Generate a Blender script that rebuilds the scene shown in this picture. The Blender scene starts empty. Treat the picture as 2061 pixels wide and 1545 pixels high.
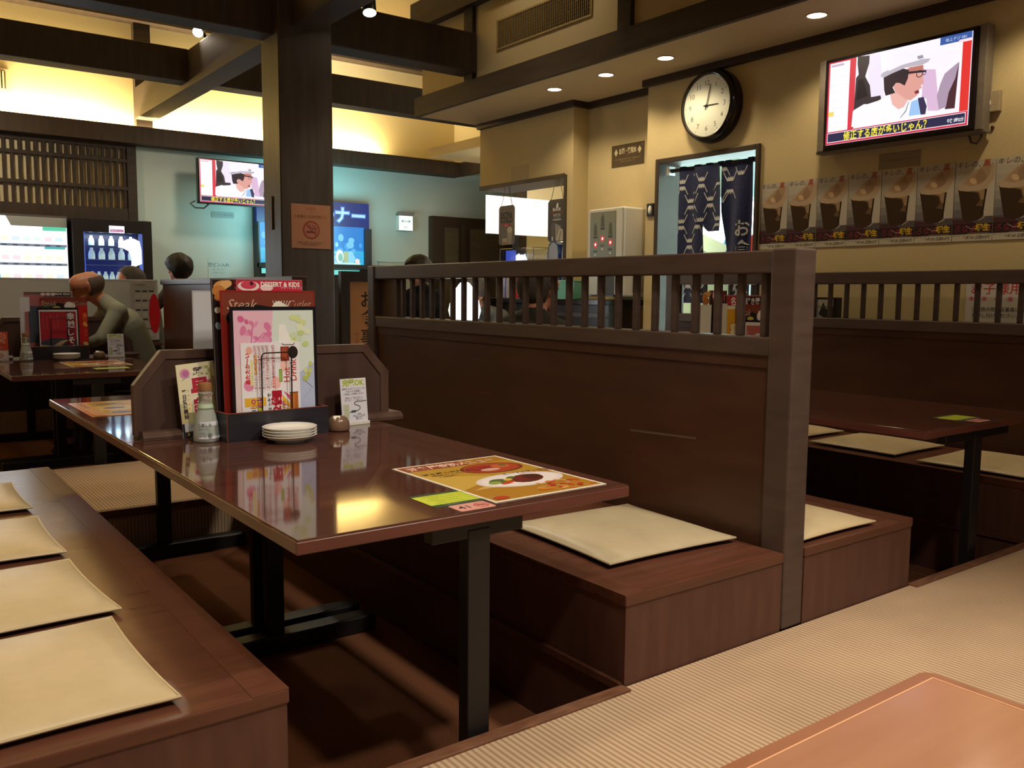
# Sunken-table (horigotatsu) restaurant, seen from a seat across the aisle.
import bpy, bmesh, math, random
from mathutils import Vector, Matrix
from mathutils.geometry import tessellate_polygon
random.seed(7)
PI = math.pi
S = bpy.context.scene
COL = S.collection
EYE = 0.972

# ------------------------------------------------------------------ camera
cam_d = bpy.data.cameras.new('camera'); cam = bpy.data.objects.new('camera', cam_d); COL.objects.link(cam)
RT = Vector((0.80223554, -0.59694941, 0.00833962))
DN = Vector((-0.0546595, -0.08735249, -0.99467677))
FW = Vector((0.59450019, 0.79750922, -0.10270623))
cam.matrix_world = Matrix(((RT.x, -DN.x, -FW.x, 0), (RT.y, -DN.y, -FW.y, 0), (RT.z, -DN.z, -FW.z, EYE), (0, 0, 0, 1)))
cam_d.sensor_fit = 'HORIZONTAL'; cam_d.sensor_width = 36.0
cam_d.lens = 1772.505 / 2061 * 36.0
cam_d.clip_start = 0.02; cam_d.clip_end = 60
S.camera = cam

# ------------------------------------------------------------------ colour management, world
S.view_settings.view_transform = 'Standard'
S.view_settings.look = 'None'
S.view_settings.gamma = 1.0
S.view_settings.use_curve_mapping = False
S.view_settings.exposure = 0.18
W = bpy.data.worlds.new('hall_ambient'); S.world = W; W.use_nodes = True
W.node_tree.nodes['Background'].inputs[0].default_value = (1.0, 0.84, 0.68, 1)
W.node_tree.nodes['Background'].inputs[1].default_value = 0.10

# ------------------------------------------------------------------ room lamps (those with a fixture are built in its builder)
def lamp(name, kind, loc, energy, color, target=None, **kw):
    d = bpy.data.lights.new(name, kind); d.energy = energy; d.color = color
    for k, v in kw.items(): setattr(d, k, v)
    o = bpy.data.objects.new(name, d); COL.objects.link(o); o.location = loc
    if target is not None:
        o.rotation_euler = (Vector(target) - Vector(loc)).to_track_quat('-Z', 'Y').to_euler()
    return o
WARM = (1.0, 0.80, 0.52); WARM2 = (1.0, 0.87, 0.70); COOL = (0.72, 0.93, 1.0)
# unseen spots of the dining hall, some of them only added as fill
lamp('unseen_spot_lamp', 'SPOT', (2.3, 0.2, 3.3), 250, WARM2, (2.3, 0.9, 0), spot_size=1.9, spot_blend=0.8, shadow_soft_size=0.12)
lamp('unseen_spot_lamp', 'SPOT', (0.7, -0.3, 3.3), 130, WARM2, (0.75, 0.7, 0), spot_size=1.9, spot_blend=0.8, shadow_soft_size=0.10)
lamp('unseen_spot_lamp', 'SPOT', (-0.4, 2.4, 3.3), 78, WARM, (0.2, 2.4, 0), spot_size=1.7, spot_blend=0.8, shadow_soft_size=0.10)
lamp('unseen_spot_lamp', 'SPOT', (1.1, 6.02, 2.62), 50, WARM2, (1.2, 6.9, 0), spot_size=1.7, spot_blend=0.8, shadow_soft_size=0.10)  # added fill without a fixture, brightens the leaning diner and his table
lamp('unseen_spot_lamp', 'SPOT', (3.2, 5.0, 3.3), 55, WARM, (3.0, 4.6, 0), spot_size=1.7, spot_blend=0.8, shadow_soft_size=0.10)
lamp('unseen_spot_lamp', 'SPOT', (3.2, 8.3, 2.68), 34, WARM2, (2.6, 9.2, 1.2), spot_size=2.2, spot_blend=0.8, shadow_soft_size=0.10)  # added fill behind the cross beam, lifts the vending zone
lamp('unseen_spot_lamp', 'SPOT', (0.6, 8.3, 2.68), 48, WARM2, (0.8, 9.4, 1.6), spot_size=2.2, spot_blend=0.8, shadow_soft_size=0.10)  # second added fill for the vending zone, no fixture
lamp('unseen_spot_lamp', 'SPOT', (1.0, 0.9, 3.3), 75, WARM2, (1.0, 1.5, 0), spot_size=1.5, spot_blend=0.8, shadow_soft_size=0.10)  # added fill to brighten the nearest table and its menus
lamp('unseen_spot_lamp', 'SPOT', (3.1, 4.7, 3.9), 28, WARM2, (3.95, 4.9, 2.9), spot_size=1.3, spot_blend=0.9, shadow_soft_size=0.08)
lamp('unseen_spot_lamp', 'SPOT', (4.2, 8.6, 3.4), 60, WARM2, (4.6, 9.8, 4.3), spot_size=2.2, spot_blend=0.9, shadow_soft_size=0.08)
# fluorescent lighting of the kitchen behind the curtain and of the drinks pantry behind the hanging wall
lamp('kitchen_tube_lamp', 'AREA', (6.1, 4.85, 2.5), 750, COOL, (6.1, 4.85, 0), shape='RECTANGLE', size=1.2, size_y=1.0)
lamp('pantry_tube_lamp', 'AREA', (5.5, 6.75, 2.2), 10, (0.86, 0.9, 1.0), (5.8, 7.45, 1.75), shape='RECTANGLE', size=0.9, size_y=0.08)
lamp('pantry_lamp', 'AREA', (5.6, 6.6, 2.35), 45, (1.0, 0.82, 0.5), (5.6, 6.8, 0), shape='RECTANGLE', size=0.5, size_y=0.9)
# tubes hidden behind the cove board on the far wall (three lengths)
for cx, ln in ((0.4, 3.6), (3.3, 2.0), (4.75, 0.9)):
    lamp('cove_tube_lamp', 'AREA', (cx, 9.71, 2.57), 38 * ln, (1.0, 0.79, 0.42), (cx, 9.76, 3.4), shape='RECTANGLE', size=ln, size_y=0.05)

# ------------------------------------------------------------------ materials
MATS = {}
def srgb(h):
    if isinstance(h, str): c = [int(h[i:i + 2], 16) / 255 for i in (0, 2, 4)]
    else: c = [x / 255 for x in h]
    return [(x / 12.92 if x <= 0.04045 else ((x + 0.055) / 1.055) ** 2.4) for x in c] + [1.0]
def mat(name, col, rough=0.5, spec=0.5, metal=0.0, coat=0.0, trans=0.0, ior=1.45, alpha=1.0):
    if name in MATS: return MATS[name]
    m = bpy.data.materials.new(name); m.use_nodes = True
    b = m.node_tree.nodes['Principled BSDF']
    b.inputs['Base Color'].default_value = srgb(col); b.inputs['Roughness'].default_value = rough
    b.inputs['Specular IOR Level'].default_value = spec; b.inputs['Metallic'].default_value = metal
    b.inputs['Coat Weight'].default_value = coat; b.inputs['Coat Roughness'].default_value = 0.08
    b.inputs['Transmission Weight'].default_value = trans; b.inputs['IOR'].default_value = ior
    b.inputs['Alpha'].default_value = alpha
    MATS[name] = m
    return m
def noisy(name, c1, c2, scale=(8, 8, 8), rough=0.5, spec=0.5, coat=0.0, bump=0.0, detail=4, rvar=0.0, coat_rough=0.08, sheen=0.0):
    """two-tone surface: a stretched noise in object space mixes two paints; optional bump and gloss variation"""
    if name in MATS: return MATS[name]
    m = mat(name, c1, rough, spec, coat=coat); nt = m.node_tree; b = nt.nodes['Principled BSDF']
    b.inputs['Coat Roughness'].default_value = coat_rough
    tc = nt.nodes.new('ShaderNodeTexCoord'); mp = nt.nodes.new('ShaderNodeMapping'); mp.inputs['Scale'].default_value = scale
    ns = nt.nodes.new('ShaderNodeTexNoise'); ns.inputs['Scale'].default_value = 1.0; ns.inputs['Detail'].default_value = detail
    rp = nt.nodes.new('ShaderNodeValToRGB'); e = rp.color_ramp.elements
    e[0].position = 0.32; e[0].color = srgb(c1); e[1].position = 0.68; e[1].color = srgb(c2)
    L = nt.links.new
    L(tc.outputs['Object'], mp.inputs['Vector']); L(mp.outputs[0], ns.inputs['Vector']); L(ns.outputs[0], rp.inputs[0]); L(rp.outputs[0], b.inputs['Base Color'])
    if rvar:
        mr = nt.nodes.new('ShaderNodeMapRange'); mr.inputs['To Min'].default_value = rough; mr.inputs['To Max'].default_value = rough + rvar
        L(ns.outputs[0], mr.inputs['Value']); L(mr.outputs[0], b.inputs['Roughness'])
    if bump:
        bp = nt.nodes.new('ShaderNodeBump'); bp.inputs['Strength'].default_value = bump; bp.inputs['Distance'].default_value = 0.004
        L(ns.outputs[0], bp.inputs['Height']); L(bp.outputs[0], b.inputs['Normal'])
    if sheen: b.inputs['Sheen Weight'].default_value = sheen
    return m
def emit(col, strength, name=None):
    h = col if isinstance(col, str) else '%02x%02x%02x' % tuple(col)
    name = name or 'glow_%s_%g' % (h, strength)
    if name in MATS: return MATS[name]
    m = mat(name, col, 0.3)
    b = m.node_tree.nodes['Principled BSDF']
    b.inputs['Base Color'].default_value = (0.01, 0.01, 0.01, 1)
    b.inputs['Emission Color'].default_value = srgb(col); b.inputs['Emission Strength'].default_value = strength
    return m
def ink(h, rough=0.5): return mat('print_%s_%g' % (h, rough), h, rough, 0.4)
def lam(h): return ink(h, 0.22)

def ribbed_carpet():
    m = mat('ribbed_carpet', 'c0a68c', 0.95, 0.1); nt = m.node_tree; b = nt.nodes['Principled BSDF']; L = nt.links.new
    tc = nt.nodes.new('ShaderNodeTexCoord')
    sp = nt.nodes.new('ShaderNodeSeparateXYZ'); L(tc.outputs['Object'], sp.inputs[0])
    mu = nt.nodes.new('ShaderNodeMath'); mu.operation = 'MULTIPLY'; mu.inputs[1].default_value = 1 / 0.0155; L(sp.outputs[0], mu.inputs[0])
    fr = nt.nodes.new('ShaderNodeMath'); fr.operation = 'FRACT'; L(mu.outputs[0], fr.inputs[0])
    r = nt.nodes.new('ShaderNodeValToRGB'); e = r.color_ramp.elements
    e[0].position = 0.0; e[0].color = srgb('947a61'); e[1].position = 0.36; e[1].color = srgb('c5aa8d')
    e2 = r.color_ramp.elements.new(0.64); e2.color = srgb('c5aa8d'); e3 = r.color_ramp.elements.new(1.0); e3.color = srgb('947a61')
    L(fr.outputs[0], r.inputs[0])
    ns = nt.nodes.new('ShaderNodeTexNoise'); ns.inputs['Scale'].default_value = 2.2; ns.inputs['Detail'].default_value = 5; L(tc.outputs['Object'], ns.inputs['Vector'])
    mr = nt.nodes.new('ShaderNodeMapRange'); mr.inputs['From Min'].default_value = 0.3; mr.inputs['From Max'].default_value = 0.7; mr.inputs['To Min'].default_value = 0.86; mr.inputs['To Max'].default_value = 1.06
    L(ns.outputs[0], mr.inputs['Value'])
    mx = nt.nodes.new('ShaderNodeVectorMath'); mx.operation = 'SCALE'; L(r.outputs[0], mx.inputs[0]); L(mr.outputs[0], mx.inputs['Scale'])
    L(mx.outputs[0], b.inputs['Base Color'])
    bp = nt.nodes.new('ShaderNodeBump'); bp.inputs['Strength'].default_value = 0.35; bp.inputs['Distance'].default_value = 0.003
    L(r.outputs[0], bp.inputs['Height']); L(bp.outputs[0], b.inputs['Normal'])
    return m
CARPET = ribbed_carpet()
PITFLOOR = noisy('pit_carpet', '6b4430', '86583e', (260, 260, 260), 0.95, 0.1, bump=0.4)
BENCH = noisy('bench_wood', '553226', '633c2d', (3, 40, 40), 0.24, 0.5, rvar=0.10)
BENCHF = noisy('bench_face_wood', '55362d', '604035', (30, 30, 4), 0.42, 0.4, rvar=0.08)
NOSING = noisy('nosing_wood', '5a3528', '65402f', (4, 30, 30), 0.28, 0.5)
TABLE = noisy('table_lacquer', '4a2c24', '56352b', (4, 60, 60), 0.07, 0.6, coat=0.25, coat_rough=0.04)
TABLEEDGE = noisy('table_edge', '5d352c', '6a3d33', (5, 5, 40), 0.3, 0.5)
IRON = mat('black_iron', '1b191a', 0.45, 0.5)
RAIL = noisy('rail_wood', '4a3b35', '56463f', (6, 6, 30), 0.42, 0.45)
PANEL = noisy('partition_board', '432a1e', '4e3224', (3, 3, 12), 0.36, 0.45)
BEAM = noisy('beam_wood', '33281f', '3f3227', (3, 3, 24), 0.62, 0.35)
BEAMX = noisy('beam_wood_b', '362b23', '42352a', (24, 3, 3), 0.6, 0.35)
PILLAR = noisy('pillar_wood', '3c322a', '4a3f36', (20, 20, 2), 0.5, 0.4)
WALL = noisy('wall_plaster', 'bfad80', 'c6b488', (150, 150, 150), 0.9, 0.15, bump=0.12)
WALLB = noisy('wall_plaster_pale', 'b9c4b8', 'c2ccc0', (120, 120, 120), 0.9, 0.15, bump=0.1)  # grey-green in the paint carries part of the light box's cyan glow
CREAM = noisy('upper_wall_plaster', 'd8c596', 'dfcd9f', (120, 120, 120), 0.9, 0.15, bump=0.1)
SOFFIT = noisy('soffit_board', 'b7a27c', 'bfaa84', (90, 90, 90), 0.85, 0.2)
TRIM = mat('dark_trim', '3a2c20', 0.5, 0.4)
WHITE = mat('white_plastic', 'dedcd4', 0.35, 0.5)
BLACK = mat('black_plastic', '121214', 0.35, 0.5)
STEEL = mat('brushed_steel', 'a8a8a6', 0.35, 0.5, metal=0.8)
GLASSY = mat('clear_acrylic', 'f4f8f8', 0.04, 0.5, trans=1.0, ior=1.2)
KWHITE = mat('kitchen_white_paint', 'dfe6e2', 0.6, 0.3)

# ------------------------------------------------------------------ mesh helpers
class MB:
    def __init__(s): s.v = []; s.f = []; s.m = []; s.mats = []
    def mi(s, m):
        if m not in s.mats: s.mats.append(m)
        return s.mats.index(m)
    def add(s, vs, fs, m):
        o = len(s.v); s.v += [tuple(v) for v in vs]; k = s.mi(m)
        for f in fs: s.f.append([i + o for i in f]); s.m.append(k)
        return s
    def box(s, x0, x1, y0, y1, z0, z1, m):
        vs = [(x, y, z) for z in (z0, z1) for y in (y0, y1) for x in (x0, x1)]
        return s.add(vs, [(0, 2, 3, 1), (4, 5, 7, 6), (0, 1, 5, 4), (2, 6, 7, 3), (0, 4, 6, 2), (1, 3, 7, 5)], m)
    def prism(s, poly, axis, a0, a1, m):
        """polygon in the other two axes (cyclic order), extruded along axis"""
        n = len(poly)
        def P(p, a): return {0: (a, p[0], p[1]), 1: (p[0], a, p[1]), 2: (p[0], p[1], a)}[axis]
        vs = [P(p, a0) for p in poly] + [P(p, a1) for p in poly]
        tri = tessellate_polygon([[Vector((p[0], p[1], 0)) for p in poly]])
        fs = [tuple(t) for t in tri] + [tuple(i + n for i in reversed(t)) for t in tri]
        fs += [(i, (i + 1) % n, (i + 1) % n + n, i + n) for i in range(n)]
        return s.add(vs, fs, m)
    def tube(s, pts, r, m, n=8, closed=False, taper=None):
        pts = [Vector(p) for p in pts]; k = len(pts); vs = []; up = None
        for i, p in enumerate(pts):
            a = pts[(i - 1) % k] if (closed or i > 0) else p; b = pts[(i + 1) % k] if (closed or i < k - 1) else p
            t = (b - a).normalized()
            if up is None: up = Vector((0, 0, 1)) if abs(t.z) < 0.9 else Vector((1, 0, 0))
            x = t.cross(up).normalized(); up = x.cross(t).normalized()
            rr = r if taper is None else r * taper[i]
            vs += [p + (x * math.cos(2 * PI * j / n) + up * math.sin(2 * PI * j / n)) * rr for j in range(n)]
        fs = []
        for i in range(k if closed else k - 1):
            a, b = i * n, ((i + 1) % k) * n
            fs += [(a + j, a + (j + 1) % n, b + (j + 1) % n, b + j) for j in range(n)]
        if not closed: fs += [tuple(reversed(range(n))), tuple(range((k - 1) * n, k * n))]
        return s.add(vs, fs, m)
    def lathe(s, prof, m, n=28, c=(0, 0, 0), caps=True):
        vs = []; fs = []
        for r, z in prof: vs += [(c[0] + r * math.cos(2 * PI * j / n), c[1] + r * math.sin(2 * PI * j / n), c[2] + z) for j in range(n)]
        for i in range(len(prof) - 1):
            a, b = i * n, (i + 1) * n
            fs += [(a + j, a + (j + 1) % n, b + (j + 1) % n, b + j) for j in range(n)]
        if caps and prof[0][0] > 1e-6: fs.append(tuple(reversed(range(n))))
        if caps and prof[-1][0] > 1e-6: fs.append(tuple(range((len(prof) - 1) * n, len(prof) * n)))
        return s.add(vs, fs, m)
    def ball(s, c, r, m, n=16, k=10):
        rx, ry, rz = r if hasattr(r, '__len__') else (r, r, r); vs = []; fs = []
        for i in range(k + 1):
            t = PI * i / k
            vs += [(c[0] + rx * math.sin(t) * math.cos(2 * PI * j / n), c[1] + ry * math.sin(t) * math.sin(2 * PI * j / n), c[2] - rz * math.cos(t)) for j in range(n)]
        for i in range(k):
            a, b = i * n, (i + 1) * n
            fs += [(a + j, a + (j + 1) % n, b + (j + 1) % n, b + j) for j in range(n)]
        return s.add(vs, fs, m)
    def build(s, name, parent=None, loc=(0, 0, 0), rot=(0, 0, 0), bevel=0, smooth=False, seg=2, ang=0.6):
        me = bpy.data.meshes.new(name); me.from_pydata(s.v, [], s.f)
        for m in s.mats: me.materials.append(m)
        if len(s.mats) > 1: me.polygons.foreach_set('material_index', s.m)
        me.update()
        o = bpy.data.objects.new(name, me); COL.objects.link(o); o.location = loc; o.rotation_euler = rot
        if parent is not None: o.parent = parent
        if smooth:
            me.polygons.foreach_set('use_smooth', [True] * len(me.polygons))
            me.set_sharp_from_angle(angle=ang)
        if bevel:
            b = o.modifiers.new('edge', 'BEVEL'); b.width = bevel; b.segments = seg; b.limit_method = 'ANGLE'; b.angle_limit = 0.7
        return o

_tc = bpy.data.curves.new('lettering', 'FONT'); _to = bpy.data.objects.new('lettering', _tc); _tc.resolution_u = 2
_tcache = {}
def glyphs(text, bold=0.0):
    k = (text, bold)
    if k not in _tcache:
        _tc.body = text; _tc.size = 1.0; _tc.offset = bold
        me = _to.to_mesh()
        vs = [(v.co.x, v.co.y) for v in me.vertices]; fs = [tuple(p.vertices) for p in me.polygons]
        _to.to_mesh_clear()
        _tcache[k] = (vs, fs)
    return _tcache[k]

class Canvas(MB):
    """flat printed thing in its own XY plane, face to +Z, origin at the middle of the bottom edge"""
    EPS = 0.00035
    def __init__(s, w, h, t, base, back=None, eps=None, face=True):
        MB.__init__(s); s.w = w; s.h = h; s.n = 0
        if eps: s.EPS = eps
        if face: s.box(-w / 2, w / 2, 0, h, -t, 0, base)
    def z(s): s.n += 1; return s.n * s.EPS
    def poly(s, pts, m, z=None):
        z = s.z() if z is None else z
        tri = tessellate_polygon([[Vector((p[0], p[1], 0)) for p in pts]])
        out = []
        for t in tri:
            a, b, c = (pts[i] for i in t)
            out.append(t if (b[0] - a[0]) * (c[1] - a[1]) - (b[1] - a[1]) * (c[0] - a[0]) > 0 else t[::-1])
        s.add([(p[0], p[1], z) for p in pts], out, m)
    def rect(s, x0, y0, x1, y1, m): s.poly([(x0, y0), (x1, y0), (x1, y1), (x0, y1)], m)
    def ell(s, cx, cy, rx, ry, m, n=24, a=0):
        s.poly([(cx + rx * math.cos(t) * math.cos(a) - ry * math.sin(t) * math.sin(a), cy + rx * math.cos(t) * math.sin(a) + ry * math.sin(t) * math.cos(a)) for t in (2 * PI * i / n for i in range(n))], m)
    def ring(s, cx, cy, r0, r1, m, n=32):
        z = s.z(); vs = []
        for i in range(n):
            c, d = math.cos(2 * PI * i / n), math.sin(2 * PI * i / n); vs += [(cx + r0 * c, cy + r0 * d, z), (cx + r1 * c, cy + r1 * d, z)]
        s.add(vs, [(2 * i, 2 * i + 1, (2 * i + 3) % (2 * n), (2 * i + 2) % (2 * n)) for i in range(n)], m)
    def line(s, pts, w, m):
        z = s.z()
        for a, b in zip(pts[:-1], pts[1:]):
            dx, dy = b[0] - a[0], b[1] - a[1]; l = math.hypot(dx, dy) or 1; nx, ny = -dy / l * w / 2, dx / l * w / 2; ex, ey = dx / l * w * 0.3, dy / l * w * 0.3
            s.add([(a[0] - nx - ex, a[1] - ny - ey, z), (b[0] - nx + ex, b[1] - ny + ey, z), (b[0] + nx + ex, b[1] + ny + ey, z), (a[0] + nx - ex, a[1] + ny - ey, z)], [(0, 1, 2, 3)], m)
    def frame(s, x0, y0, x1, y1, w, m):
        s.line([(x0, y0), (x1, y0), (x1, y1), (x0, y1), (x0, y0)], w, m)
    def text(s, t, x, y, size, m, align='c', bold=0.0, rot=0.0, sx=1.0, vert=False, outline=None, fit=None, shear=0.0, step=1.02):
        if outline:
            s.text(t, x, y, size, outline[0], align, outline[1], rot, sx, vert, None, fit, shear, step)
        z = s.z()
        if vert:
            for i, ch in enumerate(t):
                if ch == ' ': continue
                ch2 = {'ー': '｜', '〜': '｜', '～': '｜'}.get(ch, ch)
                s._put(ch2, x, y - (i + 0.5) * size * step, size, m, 'c', bold, 0, sx, z, None, 0)
        else:
            s._put(t, x, y, size, m, align, bold, rot, sx, z, fit, shear)
    def _put(s, t, x, y, size, m, align, bold, rot, sx, z, fit, shear):
        vs, fs = glyphs(t, bold)
        if not vs: return
        x0 = min(v[0] for v in vs); x1 = max(v[0] for v in vs); y0 = min(v[1] for v in vs); y1 = max(v[1] for v in vs)
        if fit: sx = fit / ((x1 - x0) * size)
        ox = {'c': (x0 + x1) / 2, 'l': x0, 'r': x1}[align]; oy = (y0 + y1) / 2
        c, d = math.cos(rot), math.sin(rot); out = []
        for v in vs:
            a = (v[0] - ox) * size * sx; b = (v[1] - oy) * size; a += shear * b
            out.append((x + a * c - b * d, y + a * d + b * c, z))
        s.add(out, fs, m)
    def press(s):
        """keep all printed layers within a film of ink"""
        k = min(1.0, s.film / max(s.n * s.EPS, 1e-9)); s.v = [(a, b, c * k if c > 0 else c) for a, b, c in s.v]; s.film = 1e9
    film = 0.0011
    def stand(s, name, loc, rz=0.0, lean=0.0, parent=None, roll=0.0):
        """upright, printed face towards -Y turned by rz; lean > 0 tips the top backwards"""
        s.press()
        e = (Matrix.Rotation(rz, 3, 'Z') @ Matrix.Rotation(PI / 2 - lean, 3, 'X') @ Matrix.Rotation(roll, 3, 'Z')).to_euler()
        return s.build(name, parent, loc, e)
    def flat(s, name, loc, rz=0.0, parent=None):
        s.press()
        return s.build(name, parent, loc, (0, 0, rz))

def tag(o, label=None, cat=None, group=None, kind=None):
    if label: o['label'] = label
    if cat: o['category'] = cat
    if group: o['group'] = group
    if kind: o['kind'] = kind
    return o
def thing(name, label, cat, loc=(0, 0, 0), rz=0.0, group=None):
    o = bpy.data.objects.new(name, None); COL.objects.link(o); o.empty_display_size = 0.05
    o.location = loc; o.rotation_euler = (0, 0, rz)
    return tag(o, label, cat, group)
def struct(o, label=None): return tag(o, label, None, None, 'structure')
def dup(root, loc, rz=None, label=None, group=None):
    r = root.copy(); COL.objects.link(r); r.location = loc
    if rz is not None: r.rotation_euler = (r.rotation_euler.x, r.rotation_euler.y, rz)
    if label: r['label'] = label
    if group: r['group'] = group
    for ch in list(root.children):
        c = ch.copy(); COL.objects.link(c); c.parent = r
        for g in list(ch.children):
            d = g.copy(); COL.objects.link(d); d.parent = c
    return r

# ================================================================== SETTING
def slab(name, x0, x1, y0, y1, z0, z1, m, label=None, bevel=0.0):
    """box-shaped piece of the building, origin at the middle of its underside"""
    cx, cy = (x0 + x1) / 2, (y0 + y1) / 2
    return struct(MB().box(x0 - cx, x1 - cx, y0 - cy, y1 - cy, 0, z1 - z0, m).build(name, None, (cx, cy, z0), bevel=bevel), label)
# floors: ribbed carpet aisles around two rows of sunken pits
fl = MB().box(-2.6, 4.53, -2.5, 1.513, -0.265, 0, CARPET).build('floor'); struct(fl, 'ribbed beige carpet of the front aisle')
slab('floor', -0.15, 4.53, 1.513, 4.10, -0.265, -0.215, PITFLOOR, 'brown carpet in the sunken pits of the front booths')
slab('floor', -0.15, 4.53, 5.25, 7.92, -0.265, -0.215, PITFLOOR, 'brown carpet in the sunken pits of the far booths')
slab('floor', -2.6, 8.2, 4.10, 5.25, -0.265, 0, CARPET, 'ribbed carpet of the cross aisle between the booths')
slab('floor', -2.6, 8.2, 7.92, 9.9, -0.265, 0, CARPET, 'carpet in front of the vending machines')
slab('floor', -2.6, -0.15, 1.513, 4.10, -0.265, 0, CARPET); slab('floor', -2.6, -0.15, 5.25, 7.92, -0.265, 0, CARPET)
slab('floor', 4.53, 8.2, 5.25, 7.92, -0.265, 0, KWHITE, 'pantry floor'); slab('floor', 4.53, 8.2, -1.0, 4.10, -0.265, 0, KWHITE, 'kitchen floor')
KERB = noisy('kerb_wood', '5e3c2a', '7d5640', (14, 50, 50), 0.5, 0.4)
slab('trim_1', 0.615, 1.483, 1.486, 1.522, -0.03, 0.006, KERB, 'worn brown edging board along the front pit', 0.003)
slab('trim_2', 2.812, 3.72, 1.486, 1.522, -0.03, 0.006, KERB, 'worn brown edging board along the right pit', 0.003)
slab('trim_3', 0.615, 1.483, 4.09, 4.125, -0.03, 0.006, KERB)
# far wall with its cove
slab('wall_back', -2.6, 8.2, 9.8, 9.9, 0, 2.5, WALLB, 'pale plaster wall behind the vending machines')
slab('wall_back_upper', -2.6, 6.34, 9.8, 9.9, 2.5, 4.6, CREAM, 'cream upper wall washed by the cove light')
slab('wall_right_upper', 6.34, 6.46, 6.64, 9.9, 2.47, 4.6, CREAM)
cv = MB().box(-2.6, 6.33, 9.60, 9.635, 2.446, 2.62, BEAMX).box(-2.6, 6.33, 9.635, 9.80, 2.446, 2.475, BEAMX).box(6.30, 6.34, 6.7, 9.60, 2.446, 2.62, BEAMX)
struct(cv.build('cove_board_trim'), 'dark cove board running along the far wall')
slab('ceiling_beam', -2.6, 6.33, 9.62, 9.80, 3.665, 3.95, BEAMX, 'dark beam under the ceiling along the far wall')
slab('wall_left', -2.7, -2.6, -2.5, 9.9, 0, 4.6, WALL)
slab('ceiling', -2.7, 6.46, -2.5, 9.9, 4.6, 4.7, CREAM)
slab('post_trim', 2.42, 2.58, 9.71, 9.80, 2.475, 3.665, BEAM, 'short dark post on the far upper wall')
# pillar and beams
slab('pillar', 2.31, 2.69, 5.68, 5.985, -0.0, 4.6, PILLAR, 'square dark timber pillar at the end of the booths', 0.008)
slab('ceiling_beam', 2.40, 2.60, -1.0, 5.70, 2.705, 3.01, BEAM, 'long dark beam from the pillar towards the seat', 0.006)
slab('ceiling_beam', 2.40, 2.60, 5.965, 9.71, 2.705, 3.01, BEAM, 'long dark beam from the pillar to the far wall', 0.006)
slab('ceiling_beam', 2.67, 3.925, 5.75, 5.95, 2.65, 2.94, BEAMX, 'thick dark beam from the pillar to the right upper wall', 0.008)
slab('ceiling_beam', -2.6, 2.33, 5.75, 5.95, 2.65, 2.94, BEAMX, 'thick dark beam from the pillar to the left', 0.008)
slab('ceiling_beam', -2.6, 2.41, 7.9, 8.1, 2.75, 3.02, BEAMX, 'dark cross beam near the far wall, left half', 0.006)
slab('ceiling_beam', 2.59, 6.32, 7.9, 8.1, 2.75, 3.02, BEAMX, 'dark cross beam near the far wall, right half', 0.006)
slab('ceiling_beam', 2.59, 3.925, 4.03, 4.22, 2.81, 3.05, BEAMX, 'dark cross beam above the right booth', 0.006)
# soffit over the service side, its fascia and the wall above
slab('ceiling_soffit', 3.93, 4.86, -1.0, 6.62, 2.45, 2.52, SOFFIT, 'lowered plaster ceiling with round downlights')
slab('trim_4', 3.90, 3.935, -1.0, 6.65, 2.448, 2.602, BEAM, 'dark fascia board along the lowered ceiling')
slab('trim_5', 3.935, 4.60, 6.62, 6.65, 2.448, 2.475, TRIM)
slab('wall_right_upper', 3.95, 4.08, -1.0, 6.60, 2.52, 4.6, WALL, 'plaster wall above the lowered ceiling')
slab('post_trim', 3.915, 3.955, 5.80, 5.915, 2.602, 4.6, BEAM); slab('post_trim', 3.915, 3.955, 4.07, 4.185, 2.602, 4.6, BEAM)
slab('ceiling_beam', 3.87, 3.952, -1.0, 6.66, 3.15, 3.36, BEAM, 'dark rail beam high on the right upper wall')
# service-side walls
slab('wall_right', 4.53, 4.72, -1.0, 3.53, 0, 2.45, WALL, 'beige plaster wall with television and posters')
slab('wall_right', 4.53, 4.72, 4.41, 4.512, 0, 2.45, WALL); slab('wall_right', 4.53, 4.72, 3.53, 4.41, 1.90, 2.45, WALL)
slab('wall_recess', 4.70, 4.80, 4.512, 5.33, 0, 2.45, WALL, 'recessed plaster wall behind the tea dispenser')
slab('wall_hanging', 4.545, 4.86, 5.42, 6.60, 1.91, 2.45, WALL, 'plaster wall hanging over the pantry opening')
slab('wall_hanging', 4.545, 4.86, 5.325, 5.42, 0, 2.45, WALL)
slab('trim_6', 4.49, 4.53, -1.0, 4.535, 2.405, 2.452, TRIM); slab('trim_6', 4.66, 4.70, 4.512, 5.325, 2.405, 2.452, TRIM)
slab('trim_6', 4.505, 4.70, 5.29, 5.325, 2.405, 2.452, TRIM); slab('trim_6', 4.505, 4.545, 5.325, 6.60, 2.405, 2.452, TRIM)
slab('trim_7', 4.535, 4.87, 5.42, 6.60, 1.878, 1.912, TRIM, 'dark trim under the hanging wall'); slab('trim_7', 4.535, 4.87, 5.395, 5.425, 0.95, 1.90, TRIM)
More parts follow.
